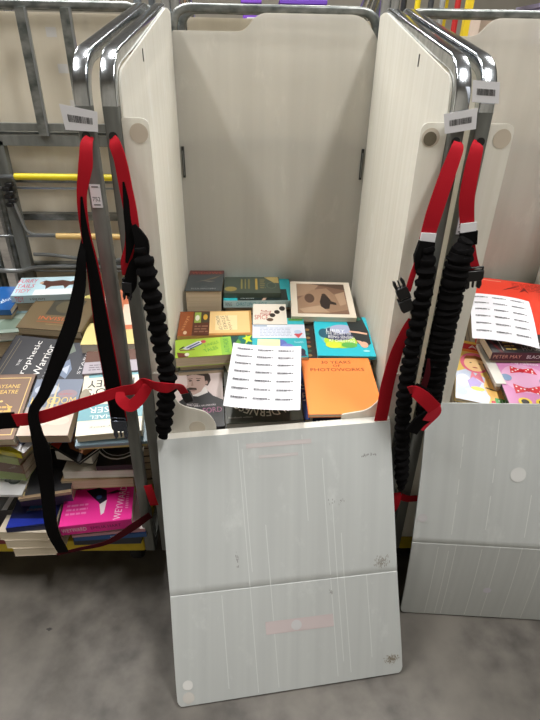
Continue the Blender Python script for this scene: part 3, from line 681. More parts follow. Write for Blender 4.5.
book('C13', 'narrow black book with a gold pattern, between the two teal covers', .03, (40, 34, 30), group=GC, side='F', art=[('e', .4, .1+.12*i, .22, .035, c_) for i, c_ in enumerate([(150, 116, 70), (60, 84, 60), (150, 110, 66), (120, 60, 46), (150, 116, 70), (66, 90, 64), (150, 110, 66)])])
book('C11', 'white and teal paperback with a heart motif, half covered by the paper sheet', .03, TEAL, group=GC, side='R', art=[
    ('r', .0, .46, 1, .82, (216, 222, 236)), ('t', 'Your guide', .40, .86, .30, .045, 0, (220, 236, 236)), ('r', .02, .76, .28, .80, (150, 168, 188)), ('l', .14, .50, .74, .74, 6, (176, 184, 204)), ('p', [(.78, .56), (.86, .46), (.95, .58), (.90, .62)], (200, 70, 80)),
    ('e', .86, .62, .07, .05, (180, 200, 226)), ('r', .7, .92, .98, .99, (88, 150, 70)), ('e', .52, .3, .12, .12, (96, 110, 186)), ('e', .64, .22, .13, .10, (120, 130, 200)), ('p', [(.35, .1), (.9, .18), (.98, .02), (.5, .0)], (60, 66, 92)), ('e', .90, .12, .06, .08, (50, 40, 60)), ('t', 'health', .86, .36, .16, .05, 0, (190, 226, 236))])
book('C10', 'bright teal paperback with a dark haired figure lying sideways on its cover', .012, (40, 186, 204), group=GC, side='F', spine=(30, 140, 156), art=[
    ('e', .42, .48, .34, .28, (110, 190, 196)), ('e', .44, .36, .3, .18, (176, 212, 60)), ('e', .42, .54, .32, .17, (58, 62, 96)), ('e', .5, .66, .22, .12, (170, 176, 206)), ('e', .16, .55, .1, .12, (38, 90, 110)), ('e', .3, .26, .14, .08, (206, 220, 60)), ('e', .58, .26, .14, .07, (96, 176, 80)),
    ('t', 'LIBBY', .38, .62, .34, .07, -4, (236, 238, 236)), ('t', 'THE SECRET OF', .42, .54, .46, .065, -4, (236, 238, 236)), ('t', 'BEING SENSIBLE', .48, .45, .5, .065, -4, (236, 238, 236)), ('t', 'AT CHRISTMAS', .46, .36, .46, .07, -4, (236, 238, 236)),
    ('p', [(.60, 1.0), (.92, 1.0), (.98, .6), (.97, .3), (.86, .2), (.74, .3), (.66, .55)], (36, 42, 44)), ('e', .78, .94, .12, .05, (40, 110, 90)), ('p', [(.62, .62), (.8, .6), (.95, .56), (.94, .52), (.76, .56), (.63, .58)], (222, 176, 150)), ('e', .845, .27, .07, .075, (226, 176, 150)), ('p', [(.72, .38), (.80, .36), (.84, .3), (.78, .25)], (226, 176, 150)), ('e', .86, .12, .06, .02, (180, 230, 236))])
book('C9', 'orange book titled 30 YEARS OF PHOTOWORKS, front right of the middle cage', .012, (250, 140, 66), group=GC, side='L', art=[
    ('t', '30 YEARS', .50, .915, .44, .055, 0, (112, 44, 14)), ('t', 'OF', .50, .845, .11, .045, 0, (112, 44, 14)), ('t', 'PHOTOWORKS', .50, .77, .78, .06, 0, (112, 44, 14))])
book('C7', 'book with a grey portrait of a moustached man, front left of the middle cage', .03, (206, 190, 188), group=GC, side='F', spine=(70, 66, 70), art=[
    ('r', 0, .97, 1, 1, (60, 20, 22)), ('p', [(.12, .42), (.25, .50), (.45, .56), (.66, .62), (.80, .50), (1, .42), (1, .12), (.2, .12), (.12, .2)], (44, 44, 48)), ('r', .2, 0, 1, .13, (44, 44, 48)),
    ('p', [(.35, .62), (.66, .66), (.70, .56), (.50, .50), (.36, .52)], (214, 208, 206)), ('p', [(.26, .88), (.30, .94), (.46, .97), (.64, .96), (.74, .88), (.76, .78), (.70, .68), (.64, .70), (.60, .86), (.40, .90)], (58, 50, 48)),
    ('p', [(.27, .88), (.29, .72), (.26, .67), (.29, .64), (.31, .56), (.42, .53), (.56, .58), (.65, .70), (.63, .86), (.45, .90)], (178, 152, 144)), ('e', .67, .74, .03, .035, (168, 140, 132)), ('p', [(.27, .645), (.33, .665), (.47, .65), (.48, .61), (.40, .62), (.30, .615)], (58, 44, 42)),
    ('e', .345, .785, .035, .012, (60, 48, 46)), ('e', .505, .785, .038, .012, (60, 48, 46)), ('p', [(.30, .82), (.39, .83), (.39, .82), (.30, .81)], (70, 56, 52)), ('p', [(.46, .83), (.56, .82), (.56, .81), (.46, .82)], (70, 56, 52)), ('p', [(.385, .80), (.36, .69), (.41, .69)], (150, 122, 114)), ('e', .40, .60, .06, .008, (130, 92, 88)),
    ('t', 'MADOX', .40, .36, .22, .045, -3, (200, 190, 196)), ('t', 'MAX SAUNDERS', .64, .34, .42, .028, 3, (214, 206, 210)), ('t', 'FORD', .78, .26, .36, .085, 3, (170, 104, 140))])
book('C8', 'dark grey book with WILDERNESS lettered in an arc, partly under the paper sheet', .028, (58, 60, 52), group=GC, side='R', pages=PAGESW, hard=True, art=[
    ('t', 'WILDERNESS', .50, .135, .78, .12, 180, (226, 224, 206), .11), ('e', .52, .72, .3, .22, (70, 74, 64)), ('t', 'SURVIVAL', .55, .42, .4, .05, 180, (200, 198, 180)), ('t', 'handbook edition', .18, .08, .28, .022, 0, (200, 198, 186)), ('e', .93, .3, .04, .13, (90, 84, 66)), ('e', .93, .3, .025, .08, (130, 124, 100)), ('p', [(.0, .98), (.12, .98), (.06, .8)], (226, 224, 206))])
# lower books that peep out
CG = {}
book('b', 'navy book whose edge shows between the wilderness book and the orange book', .02, (36, 66, 140), group=GC, side='L', geo=((.10, .155, .690), (.119, 0, .02), .05, .28), art=[('t', 'ATLAS', .3, .4, .3, .5, 90, (220, 226, 236))])
book('b', 'dark blue book with white spine lettering, directly under the orange book', .030, (28, 36, 58), group=GC, side='F', geo=((.197, .128, .706), (.129, -.001, .01), .20, .25), spine_art=[('A POCKET GUIDE TO', .04, .66, (220, 226, 232), .28)])
book('b', 'dark green leafy book showing at the right edge beneath the orange book', .02, (44, 84, 62), group=GC, side='R', geo=((.262, .27, .712), (.1, 0, -.05), .09, .16), art=[('e', .7, .5, .2, .1, (120, 160, 90)), ('e', .8, .3, .15, .1, (176, 186, 140)), ('e', .6, .75, .2, .08, (30, 60, 48))])
book('b', 'black paperback lying low behind the lime green paperback', .03, (40, 36, 36), group=GC, side='F', geo=((-.15, .36, .700), (.08, 0, .05), .26, .16), art=[('l', .1, .1, .8, .5, 4, (120, 50, 40))])
book('b', 'charcoal paperback lying deep between the two back books', .03, (70, 64, 58), group=GC, side='F', geo=((.04, .50, .735), (.08, 0, 0), .14, .2))
book('b', 'brown paperback lying directly under the thick dark grey hardback', .028, (96, 70, 56), group=GC, side='B', pages=PAGESD, geo=((-.25, .665, .731), (0, 0, .0), .13, .19))

# sheet of paper printed with rows of barcodes
def barcode_sheet(label, key, rows, cols, seed, curl=.006, dz=.0, name='barcode_sheet'):
    c, rot, w_, d = GEOM[key]; root_m = Euler(rot).to_matrix()
    def S(x, y, z):   # gentle sag and curl of the sheet
        return Vector((x, y, z+curl*math.sin((x/w_+.5)*PI*1.1+seed)*.6+curl*math.cos((y/d)*PI*1.3+seed*2)*.5+curl*1.2*max(0, abs(x/w_)-.35)*2*((seed % 2)*2-1)))
    k = MB(); n = 14; vs = []; fs = []
    for s in (0, 1):
        for j in range(n+1):
            for i in range(n+1): vs.append(S((i/n-.5)*w_, (j/n-.5)*d, -.0003*s))
    q = (n+1)**2
    for j in range(n):
        for i in range(n):
            a = j*(n+1)+i; fs += [(a, a+1, a+n+2, a+n+1), (q+a, q+a+n+1, q+a+n+2, q+a+1)]
    k.add(vs, fs, mat((232, 232, 240), .6))
    rnd = random.Random(seed); ink = mat((52, 52, 58), .7); grey = mat((96, 96, 104), .7)
    for r in range(rows):
        for cc in range(cols):
            x0 = (-.5+.07+cc*(.90/cols))*w_; y0 = (.5-.085-r*(.90/rows))*d; x = x0; W_ = w_*.56/cols
            while x < x0+W_:
                e = x+rnd.choice((.0012, .0018, .0028)); k.flat([S(x, y0-.0042, .0005), S(e, y0-.0042, .0005), S(e, y0+.0028, .0005), S(x, y0+.0028, .0005)], ink); x = e+rnd.choice((.0006, .0009))
            e = x0+W_*1.22; k.flat([S(x+.001, y0-.003, .0005), S(e, y0-.003, .0005), S(e, y0+.0008, .0005), S(x+.001, y0+.0008, .0005)], ink)
            k.flat([S(x0, y0-.0068, .0005), S(x0+W_*.8, y0-.0068, .0005), S(x0+W_*.8, y0-.0058, .0005), S(x0, y0-.0058, .0005)], grey)
    o = k.build(name, smooth=True); o.location = Vector(c)+Vector((0, 0, dz)); o.rotation_euler = rot
    return o
tag(barcode_sheet('white paper sheet of barcodes lying over the wilderness book and the teal covers', 'Sh', 7, 3, 3, .006), 'white paper sheet of barcodes lying over the wilderness book and the teal covers', 'paper sheet', 'sheets of barcodes')
tag(barcode_sheet('', 'RS', 6, 3, 6, .007), 'white paper sheet of barcodes lying over the red book in the right hand cage', 'paper sheet', 'sheets of barcodes')
c, rot, w_, d = GEOM['St']; k = MB(); k.box((-w_/2, -d/2, 0), (w_/2, d/2, .0006), mat((226, 228, 176), .6))
o = k.build('sticky_note', smooth=False); o.location = Vector((-.018, .301, .7535)); o.rotation_euler = rot; tag(o, 'pale yellow sticky note above the barcode sheet in the middle cage', 'sticky note')

# ------------------------------------------------------------------ books in the right hand cage
book('R1', 'large red book lying at the back of the right hand cage', .02, (226, 62, 40), group=GR, side='L', art=[
    ('r', .08, .955, .42, .965, (240, 170, 150)), ('p', [(.0, .86), (.04, .86), (.07, .99), (.0, .99)], (40, 36, 38)), ('l', .55, .84, .98, .97, 5, (176, 44, 34)), ('p', [(.40, .80), (.5, .86), (.66, .93), (.55, .86)], (120, 30, 26)), ('p', [(.62, .80), (.70, .9), (.74, .8), (.7, .84)], (120, 30, 26)), ('e', .95, .55, .05, .05, (30, 26, 28))])
book('R3', "children's book with a girl in a pink hood and a yellow tiger cub", .012, (238, 206, 110), group=GR, side='L', art=[
    ('r', 0, .80, 1, 1, (246, 214, 96)), ('r', .0, .84, .6, .95, (200, 44, 50)), ('t', 'AS', .35, .90, .25, .06, 0, (244, 240, 240)), ('r', .1, .80, .55, .835, (232, 130, 40)), ('r', .45, .72, 1, .79, (150, 170, 214)), ('r', .5, .66, 1, .72, (190, 60, 56)), ('r', .5, .55, 1, .66, (190, 170, 110)), ('r', .55, .48, 1, .55, (146, 110, 80)),
    ('p', [(.0, .0), (0, .42), (.2, .5), (.5, .4), (.62, .2), (.55, .0)], (206, 216, 238)), ('e', .13, .3, .12, .1, (232, 236, 244)), ('e', .3, .12, .18, .07, (236, 240, 246)), ('e', .11, .12, .1, .05, (200, 212, 240)),
    ('e', .34, .62, .27, .17, (232, 112, 140)), ('e', .34, .60, .20, .125, (246, 206, 150)), ('p', [(.13, .66), (.18, .72), (.34, .745), (.50, .72), (.55, .66), (.34, .69)], (150, 88, 40)), ('e', .26, .61, .02, .008, (60, 40, 40)), ('e', .42, .61, .02, .008, (60, 40, 40)), ('e', .34, .535, .05, .009, (180, 70, 70)),
    ('p', [(.28, .48), (.34, .40), (.42, .48), (.50, .30), (.36, .36), (.24, .30)], (228, 130, 150)), ('p', [(.2, .3), (.3, .38), (.45, .3), (.4, .22), (.25, .2)], (180, 160, 220)),
    ('p', [(.52, .42), (.62, .48), (.80, .50), (1, .45), (1, .02), (.75, .0), (.55, .14), (.48, .26)], (250, 200, 116)), ('p', [(.56, .40), (.6, .42), (.74, .46), (.62, .40)], (70, 44, 30)), ('e', .72, .38, .025, .02, (40, 30, 30)), ('p', [(.5, .23), (.7, .21), (.7, .22), (.52, .25)], (60, 44, 34)), ('p', [(.86, .3), (.98, .34), (.98, .32), (.88, .28)], (120, 72, 30)), ('p', [(.86, .2), (.98, .22), (.98, .20), (.88, .18)], (120, 72, 30)),
    ('e', .38, .20, .12, .03, (244, 220, 90)), ('r', .66, .0, 1, .11, (70, 160, 74)), ('t', 'FUN', .82, .075, .2, .035, 0, (236, 246, 236)), ('t', 'STORIES', .84, .03, .24, .03, 0, (236, 246, 236)), ('r', .60, .0, .67, .06, (214, 50, 50))])
book('b', 'narrow white paged booklet wedged beside the pink cover in the right hand cage', .012, (225, 222, 214), group=GR, side='R', pages=PAGESW, geo=((.661, .200, .750), (.119, .002, -.06), .030, .20))
book('R4', 'black paperback with PETER MAY on its red brown spine', .03, (34, 34, 36), group=GR, side='F', spine=(66, 26, 28), art=[('p', [(0, 1), (.04, 1), (.16, 0), (.12, 0)], (90, 30, 32)), ('r', .17, .1, .18, .95, (200, 196, 190)), ('l', .22, .1, .36, .95, 5, (176, 150, 80)), ('t', 'BLACK', .58, .62, .34, .28, 0, (220, 220, 216)), ('t', 'HOUSE', .6, .22, .3, .22, 0, (150, 146, 140))],
    spine_art=[('PETER MAY', .03, .42, (206, 160, 130), .42), ('BLACKHOUSE', .50, .93, (226, 224, 220), .42)])
book('R5', 'pink picture book with red and white spotted ribbons on its cover', .012, (214, 140, 190), group=GR, side='L', spine=(30, 26, 30), art=[
    ('e', .5, .6, .44, .3, (226, 172, 208)), ('t', 'My ribbons', .62, .93, .5, .08, -2, (246, 238, 244))]+
    [('p', [(.30, .86), (.48, .80), (.48, .74), (.26, .70)], (214, 40, 56)), ('p', [(.72, .84), (.50, .80), (.50, .74), (.76, .70)], (214, 40, 56)), ('e', .49, .77, .05, .045, (190, 26, 44)),
    ('p', [(.22, .48), (.44, .40), (.44, .34), (.20, .28)], (214, 40, 56)), ('p', [(.70, .46), (.46, .40), (.46, .34), (.72, .26)], (214, 40, 56)), ('e', .45, .37, .05, .04, (190, 26, 44))]+
    [('e', a, b, .018, .014, (244, 240, 240)) for a, b in ((.33, .82), (.38, .77), (.31, .74), (.43, .79), (.63, .80), (.69, .77), (.68, .73), (.58, .77), (.26, .42), (.33, .38), (.26, .33), (.39, .37), (.54, .38), (.62, .41), (.66, .34), (.60, .30))]+
    [('e', .86, .55, .12, .08, (120, 150, 186)), ('e', .14, .6, .10, .07, (120, 150, 186)), ('e', .3, .12, .12, .08, (236, 206, 60)), ('e', .62, .12, .13, .08, (236, 206, 60)), ('e', .3, .12, .07, .05, (40, 34, 36)), ('e', .62, .12, .08, .05, (40, 34, 36))])
book('b', 'green book lying low behind the black paperback of the right hand cage', .03, (60, 90, 70), group=GR, side='F', geo=((.90, .33, .76), (.1, 0, 0), .2, .14))

# ------------------------------------------------------------------ books in the leftmost cage, on top
book('L2', 'dark blue book lying at the far back left of the leftmost cage', .02, (24, 84, 150), group=GL, side='F', art=[('t', 'oxford', .75, .4, .4, .14, 50, (220, 232, 240))])
book('L2b', 'pale grey green hardback under the brown hardback, leftmost cage', .035, (150, 166, 156), group=GL, side='B', pages=PAGESW, hard=True, art=[('p', [(.1, .1), (.5, .5), (.9, .4), (.9, .1)], (120, 138, 124)), ('r', .0, .6, 1, 1, (170, 206, 220))])
book('L1', 'light blue book with a brown dog and pink title, back of the leftmost cage', .03, (190, 220, 232), group=GL, side='F', spine=(186, 212, 226), art=[
    ('t', 'FURRY', .16, .80, .32, .2, 0, (222, 80, 110)), ('t', 'TAILS', .16, .52, .3, .2, 0, (222, 80, 110)), ('t', 'TIDY', .15, .25, .26, .18, 0, (222, 80, 110)), ('r', .35, .0, 1, .3, (232, 236, 238)),
    ('p', [(.40, .72), (.46, .80), (.56, .74), (.75, .80), (.90, .70), (.98, .78), (.96, .62), (.98, .52), (.9, .5), (.85, .30), (.80, .48), (.60, .46), (.52, .30), (.5, .5), (.42, .58)], (84, 52, 42)), ('e', .41, .66, .035, .06, (206, 176, 150))], spine_art=[('TIDY', .06, .2, (222, 80, 110), .7), ('a dog story', .3, .55, (90, 100, 110))])
book('L3', 'olive brown hardback with an orange title, resting in the leftmost cage behind the black strap', .032, (104, 88, 62), group=GL, side='R', hard=True, art=[
    ('r', .30, .42, .80, .92, (62, 58, 46)), ('e', .55, .68, .16, .18, (84, 76, 56)), ('t', 'INVISIBLE', .55, .32, .62, .10, 0, (190, 92, 46)), ('r', .24, .2, .84, .22, (150, 80, 44)), ('r', .4, .14, .7, .155, (140, 120, 80))])
book('L9', 'yellow edged magazine fanned open behind the red edged strap', .02, (206, 196, 120), group=GL, side='R', art=[('r', 0, 0, .3, 1, (214, 208, 150)), ('r', .35, 0, .45, 1, (90, 80, 60)), ('r', .6, .3, .95, .9, (200, 150, 90))])
book('L10', 'orange and white paperback seen between the tubes, back of the leftmost cage', .03, (206, 120, 86), group=GL, side='F', spine=(226, 220, 206), art=[('r', .1, .1, .45, .9, (226, 218, 210)), ('r', .6, .1, .9, .6, (232, 210, 190)), ('l', .14, .2, .42, .8, 5, (190, 70, 60))])
book('b', 'cream paperback with a yellow strip, between the tubes of the leftmost cage', .04, (220, 206, 140), group=GL, side='B', pages=PAGESW, geo=((-.53, .40, .742), (.1, 0, .05), .2, .13))
book('L4', 'black hardback titled The Prophetic Warrior, lying on the leftmost pile', .03, (48, 48, 54), group=GL, side='L', hard=True, art=[
    ('t', 'Prophetic', .52, .56, .74, .14, 90, (232, 232, 230)), ('t', 'Warrior', .76, .58, .60, .14, 90, (232, 232, 230)), ('t', 'THE', .36, .48, .12, .05, 90, (220, 220, 218)), ('l', .9, .2, .92, .8, 10, (130, 130, 134)), ('r', .16, .15, .17, .9, (120, 110, 90)), ('r', .1, .1, .11, .94, (120, 110, 90))])
book('L5', 'near black book with STARK printed up its edge, right of the Warrior book', .025, (54, 56, 66), group=GL, side='R', art=[
    ('t', 'STARK', .86, .55, .5, .09, 84, (206, 206, 210)), ('p', [(.05, .9), (.4, .98), (.55, .8), (.3, .7)], (110, 120, 110)), ('p', [(.2, .5), (.45, .62), (.6, .4), (.5, .2), (.25, .3)], (120, 134, 160)), ('p', [(.3, .4), (.5, .5), (.5, .3)], (190, 198, 214))])
book('L12', 'lilac grey paperback behind the white and teal book', .03, (176, 168, 178), group=GL, side='F', spine=(150, 140, 150), art=[('r', 0, .5, 1, 1, (96, 60, 46)), ('l', .1, .1, .8, .4, 3, (120, 110, 120))])
book('L6', 'brown hardback with a gold frame and gold lettering, front left of the leftmost pile', .035, (122, 96, 80), group=GL, side='B', pages=PAGES, hard=True, art=[
    ('r', .93, .06, .945, .94, (222, 190, 120)), ('r', .05, .06, .07, .94, (222, 190, 120)), ('r', .05, .93, .945, .94, (222, 190, 120)), ('r', .05, .06, .945, .07, (222, 190, 120)),
    ('t', 'PAYSANE', .58, .80, .44, .06, 0, (226, 190, 104)), ('t', 'THEATRE', .58, .71, .44, .06, 0, (226, 190, 104)), ('e', .58, .38, .22, .16, (206, 168, 90)), ('e', .56, .41, .18, .14, (122, 96, 80)), ('l', .4, .25, .8, .5, 4, (206, 168, 90)), ('e', .58, .56, .03, .015, (222, 190, 120))])
book('L7', 'blue grey fantasy paperback lettered KINGDOM, under the crossing straps', .035, (118, 128, 148), group=GL, side='L', pages=PAGESD, art=[
    ('r', 0, 0, 1, .42, (196, 176, 162)), ('r', 0, .36, 1, .48, (160, 152, 150)), ('e', .3, .8, .26, .1, (176, 184, 200)), ('e', .75, .72, .2, .08, (150, 130, 140)), ('e', .7, .25, .25, .08, (216, 190, 176)), ('e', .3, .2, .2, .06, (210, 196, 186)),
    ('p', [(.46, .40), (.50, .95), (.54, .40)], (214, 196, 150)), ('p', [(.38, .42), (.42, .72), (.45, .42)], (190, 170, 130)), ('p', [(.57, .42), (.61, .70), (.64, .42)], (190, 170, 130)), ('t', 'KINGDOM', .5, .60, .9, .12, 0, (226, 196, 110)), ('t', 'author', .72, .72, .3, .04, 0, (190, 110, 110))])
book('L8', 'white and teal paperback lying upside down with large black lettering, leftmost pile', .028, (228, 222, 204), group=GL, side='R', art=[
    ('r', .08, .84, 1, .96, (120, 176, 188)), ('t', 'AN EXCITING READ', .5, .90, .6, .04, 180, (220, 236, 236)), ('t', 'MONEY', .46, .74, .76, .11, 180, (36, 34, 36)), ('t', "WHO'S", .44, .61, .74, .11, 180, (36, 34, 36)), ('t', 'BOY', .42, .50, .42, .09, 180, (36, 34, 36)),
    ('r', .0, .20, 1, .42, (110, 164, 176)), ('t', 'ROSER', .46, .34, .60, .08, 180, (232, 236, 234)), ('t', 'MICHAEL', .48, .24, .60, .05, 180, (232, 236, 234)), ('t', 'a funny story', .5, .1, .6, .03, 180, (150, 146, 140)), ('e', .06, .55, .08, .12, (150, 140, 120))])
book('b', 'pale blue grey book directly under the white and teal book', .012, (120, 146, 160), group=GL, side='F', spine=(130, 156, 170), geo=((-.478, .125, .632), (.29, -.02, .08), .20, .25))
book('b', 'buff yellow book under the pale blue grey book', .012, (214, 200, 130), group=GL, side='F', spine=(206, 190, 120), geo=((-.476, .128, .618), (.29, -.02, .06), .19, .24))

# front of the leftmost pile, lower down
deckz = .2
for i, (dx, ln, l) in enumerate(((.0, .152, 'lowest of the three pale paperbacks stacked on the yellow deck'), (-.008, .150, 'middle of the three pale paperbacks stacked on the yellow deck'), (-.012, .150, 'topmost of the three pale paperbacks stacked on the yellow deck'))):
    book('b', l, .0345, (216, 204, 186), group=GL, side='B', geo=((-.746+dx+.006*(2-i), .045, deckz+.0005+.035*(i+1)), (0, 0, .04-.03*i), .145, .20))
book('F2', 'glossy deep blue paperback on top of the three pale paperbacks', .018, (18, 26, 74), group=GL, side='F', geo=((-.742, .045, .3245), (0, 0, .10), .14, .19), art=[
    ('p', [(0, .6), (1, .75), (1, 1), (0, 1)], (58, 44, 92)), ('p', [(.3, .3), (.95, .45), (1, .7), (.4, .6)], (28, 96, 140)), ('l', .3, .3, .85, .62, 3, (110, 90, 110)), ('p', [(0, 0), (1, .05), (1, .12), (0, .2)], (30, 50, 160))])
book('b', 'maroon paperback lying left of the three pale paperbacks', .05, (120, 30, 34), group=GL, side='F', geo=((-.905, .08, .2505), (0, 0, 0), .14, .18))
book('b', 'black paperback lying on the maroon paperback, under the white booklet', .07, (34, 34, 38), group=GL, side='F', geo=((-.90, .10, .3265), (0, 0, .05), .17, .18), art=[('p', [(.8, 0), (.9, 0), (.98, 1), (.9, 1)], (200, 200, 204))])
book('F4', 'black book with gilt lettering along its edge, behind the hanging black strap', .014, (26, 26, 30), group=GL, side='L', pages=PAGESD, geo=((-.700, .07, .432), (.25, -.033, .168), .15, .17), art=[('p', [(0, 0), (.1, 0), (.22, 1), (.12, 1)], (190, 170, 120)), ('l', .03, .1, .16, .9, 6, (60, 50, 40)), ('r', 0, 0, 1, .06, (150, 124, 92))])
book('b', 'grey paperback on the deep blue paperback, below the gilt lettered book', .05, (74, 60, 96), group=GL, side='F', geo=((-.715, .12, .3745), (.0, 0, .06), .16, .17), art=[('l', .2, .1, .8, .6, 3, (150, 150, 180))])
book('F3', 'white booklet with a round grey emblem, lying at the far left of the pile', .01, (222, 222, 224), group=GL, side='F', geo=((-.838, .045, .432), (.22, .001, -.02), .18, .12), art=[('e', .78, .42, .10, .12, (96, 104, 108)), ('e', .66, .42, .05, .05, (96, 104, 108)), ('p', [(.20, .35), (.26, .42), (.36, .55), (.34, .58), (.22, .46)], (190, 40, 50)), ('e', .78, .42, .06, .07, (130, 136, 140))])
# bundle of books wrapped in clear film
bx = -.815
for i, (t, cl, l, ww) in enumerate(((.03, (146, 168, 90), 'olive paperback at the bottom of the film wrapped bundle', .17), (.035, (120, 84, 66), 'brown paperback in the middle of the film wrapped bundle', .18), (.025, (170, 186, 110), 'pale green paperback near the top of the film wrapped bundle', .17), (.018, (226, 216, 40), 'bright yellow paperback on top of the film wrapped bundle', .15))):
    z = .446+sum((.031, .036, .026, .019)[:i+1])
    book('b', l, t, cl, group=GL, side='F', pages=PAGESD, geo=((bx+.012*i*(1 if i > 2 else .3), .11, z), (0, 0, -.12-.05*i), ww, .17), art=[('p', [(.1, .1), (.5, .3), (.9, .1), (.8, .8), (.2, .7)], tuple(min(255, q+18) for q in cl))])
FILM = bpy.data.materials.new('clear_film'); FILM.use_nodes = True; nt = FILM.node_tree; g_ = nt.nodes.new('ShaderNodeBsdfGlossy'); g_.inputs['Roughness'].default_value = .15
tp_ = nt.nodes.new('ShaderNodeBsdfTransparent'); tp_.inputs[0].default_value = (.93, .93, .93, 1); mx_ = nt.nodes.new('ShaderNodeMixShader'); mx_.inputs[0].default_value = .16
nt.links.new(tp_.outputs[0], mx_.inputs[1]); nt.links.new(g_.outputs[0], mx_.inputs[2]); nt.links.new(mx_.outputs[0], nt.nodes['Material Output'].inputs[0])
rnd = random.Random(11); k = MB(); NU = 26; vs = []; rings = []
for j, (z, s) in enumerate(((.447, .96), (.46, 1.02), (.48, 1.03), (.50, 1.04), (.52, 1.04), (.54, 1.03), (.556, .98), (.563, .8), (.567, .4))):
    for i in range(NU):
        t = 2*PI*i/NU; q = (abs(math.cos(t))**6+abs(math.sin(t))**6)**(-1/6)
        x, y = .095*q*math.cos(t)*s+(rnd.random()-.5)*.008, .094*q*math.sin(t)*s+(rnd.random()-.5)*.008
        a = -.14; vs.append((bx+.008+x*math.cos(a)-y*math.sin(a), .11+x*math.sin(a)+y*math.cos(a), z+(rnd.random()-.5)*.004))
fs = [(j*NU+i, j*NU+(i+1) % NU, (j+1)*NU+(i+1) % NU, (j+1)*NU+i) for j in range(8) for i in range(NU)]
k.add(vs, fs, FILM); tag(k.build('film_wrap', smooth=False), 'crumpled clear film wrapped round the bundle at the far left', 'plastic film')
k = MB(); k.box((-.045, -.03, 0), (.045, .03, .0012), WHITE); k.box((-.02, -.012, .0013), (.025, -.002, .0015), mat((60, 66, 90), .5)); o = k.build('folded_leaflet', smooth=False)
o.location = (-.735, .035, .588); o.rotation_euler = (.25, .1, -.5); tag(o, 'small white leaflet lying on the film wrapped bundle', 'leaflet')
# right part of the front
book('eyeR', 'black book with white curved lines on its cover, right of the eye book', .02, (30, 30, 34), group=GL, side='F', pages=PAGESW, geo=((-.475, .12, .497), (.1, 0, .06), .13, .17), art=[('e', .45, .75, .62, .62, (226, 226, 228)), ('e', .45, .75, .59, .59, (30, 30, 34)), ('e', .45, .75, .54, .53, (200, 200, 204)), ('e', .45, .75, .525, .515, (30, 30, 34)), ('e', .5, .6, .2, .1, (70, 74, 78))])
book('eye', 'black book with a large blue eye on its cover, lying corner outwards', .012, (28, 28, 30), group=GL, side='B', pages=PAGESW, hard=True, geo=((-.585, .105, .530), (.05, .0, -.62), .135, .14), art=[('p', [(.15, .3), (.5, .15), (.95, .2), (.98, .6), (.6, .85), (.2, .7)], (150, 96, 60)), ('e', .60, .5, .34, .22, (206, 208, 206)), ('e', .60, .5, .19, .17, (70, 120, 170)), ('e', .60, .5, .15, .13, (150, 186, 210)), ('e', .60, .5, .08, .08, (20, 24, 34)), ('p', [(.0, .0), (.3, .0), (.15, .25)], (190, 60, 40))])
book('b', 'cream paged book lying left beneath the eye book', .035, (60, 56, 54), group=GL, side='B', pages=PAGESW, geo=((-.60, .13, .505), (0, 0, -.2), .12, .12))
book('F8', 'white blank covered book below the eye book', .028, (214, 208, 194), group=GL, side='B', pages=PAGESW, geo=((-.535, .115, .462), (.0, 0, .03), .215, .15))
book('F9', 'thick book with tan page edges lying on the pink book', .034, (176, 150, 116), group=GL, side='B', pages=PAGESD, geo=((-.545, .115, .4305), (0, 0, .05), .215, .16))
book('Pink', 'bright pink paperback lettered WEYWARD with a dark bird on its cover', .042, (236, 44, 150), group=GL, side='F', geo=((-.550, .025, .335), (.1, -.015, .125), .212, .135), art=[
    ('t', 'WEYWARD', .82, .5, .95, .10, 84, (246, 206, 226)), ('p', [(.30, .95), (.48, 1.0), (.60, .90), (.62, .62), (.54, .5), (.40, .75)], (26, 28, 44)), ('p', [(.52, .5), (.62, .62), (.60, .25), (.56, .2)], (236, 222, 230)), ('p', [(.60, .8), (.75, .88), (.85, .82), (.7, .78)], (60, 24, 50)), ('e', .50, .72, .04, .06, (60, 90, 140)), ('l', .06, .25, .36, .6, 3, (246, 130, 190)), ('l', .9, .3, .94, .8, 8, (246, 150, 200))],
    spine_art=[('WEYWARD', .02, .36, (246, 220, 232), .42), ('EMILIA HART', .42, .84, (120, 14, 76), .30)])
book('b', 'thin white and red paperback directly under the pink book', .012, (226, 214, 212), group=GL, side='F', spine=(206, 150, 160), geo=((-.520, .045, .279), (.06, 0, .10), .22, .15))
book('b', 'dark blue paperback under the thin white and red paperback', .018, (36, 70, 120), group=GL, side='F', spine=(40, 80, 136), geo=((-.515, .045, .262), (.0, 0, .07), .22, .15), spine_art=[('SEA', .5, .6, (210, 214, 224))])
book('b', 'navy paperback lowest of the stack under the pink book', .042, (40, 46, 60), group=GL, side='F', geo=((-.53, .06, .2435), (0, 0, .02), .21, .15))
for i, (z1, cl, l) in enumerate(((.285, (190, 200, 214), 'pale grey paperback standing right of the pink book, against the tube'), (.36, (60, 100, 160), 'light blue paperback lying right of the pink book, against the tube'))): pass

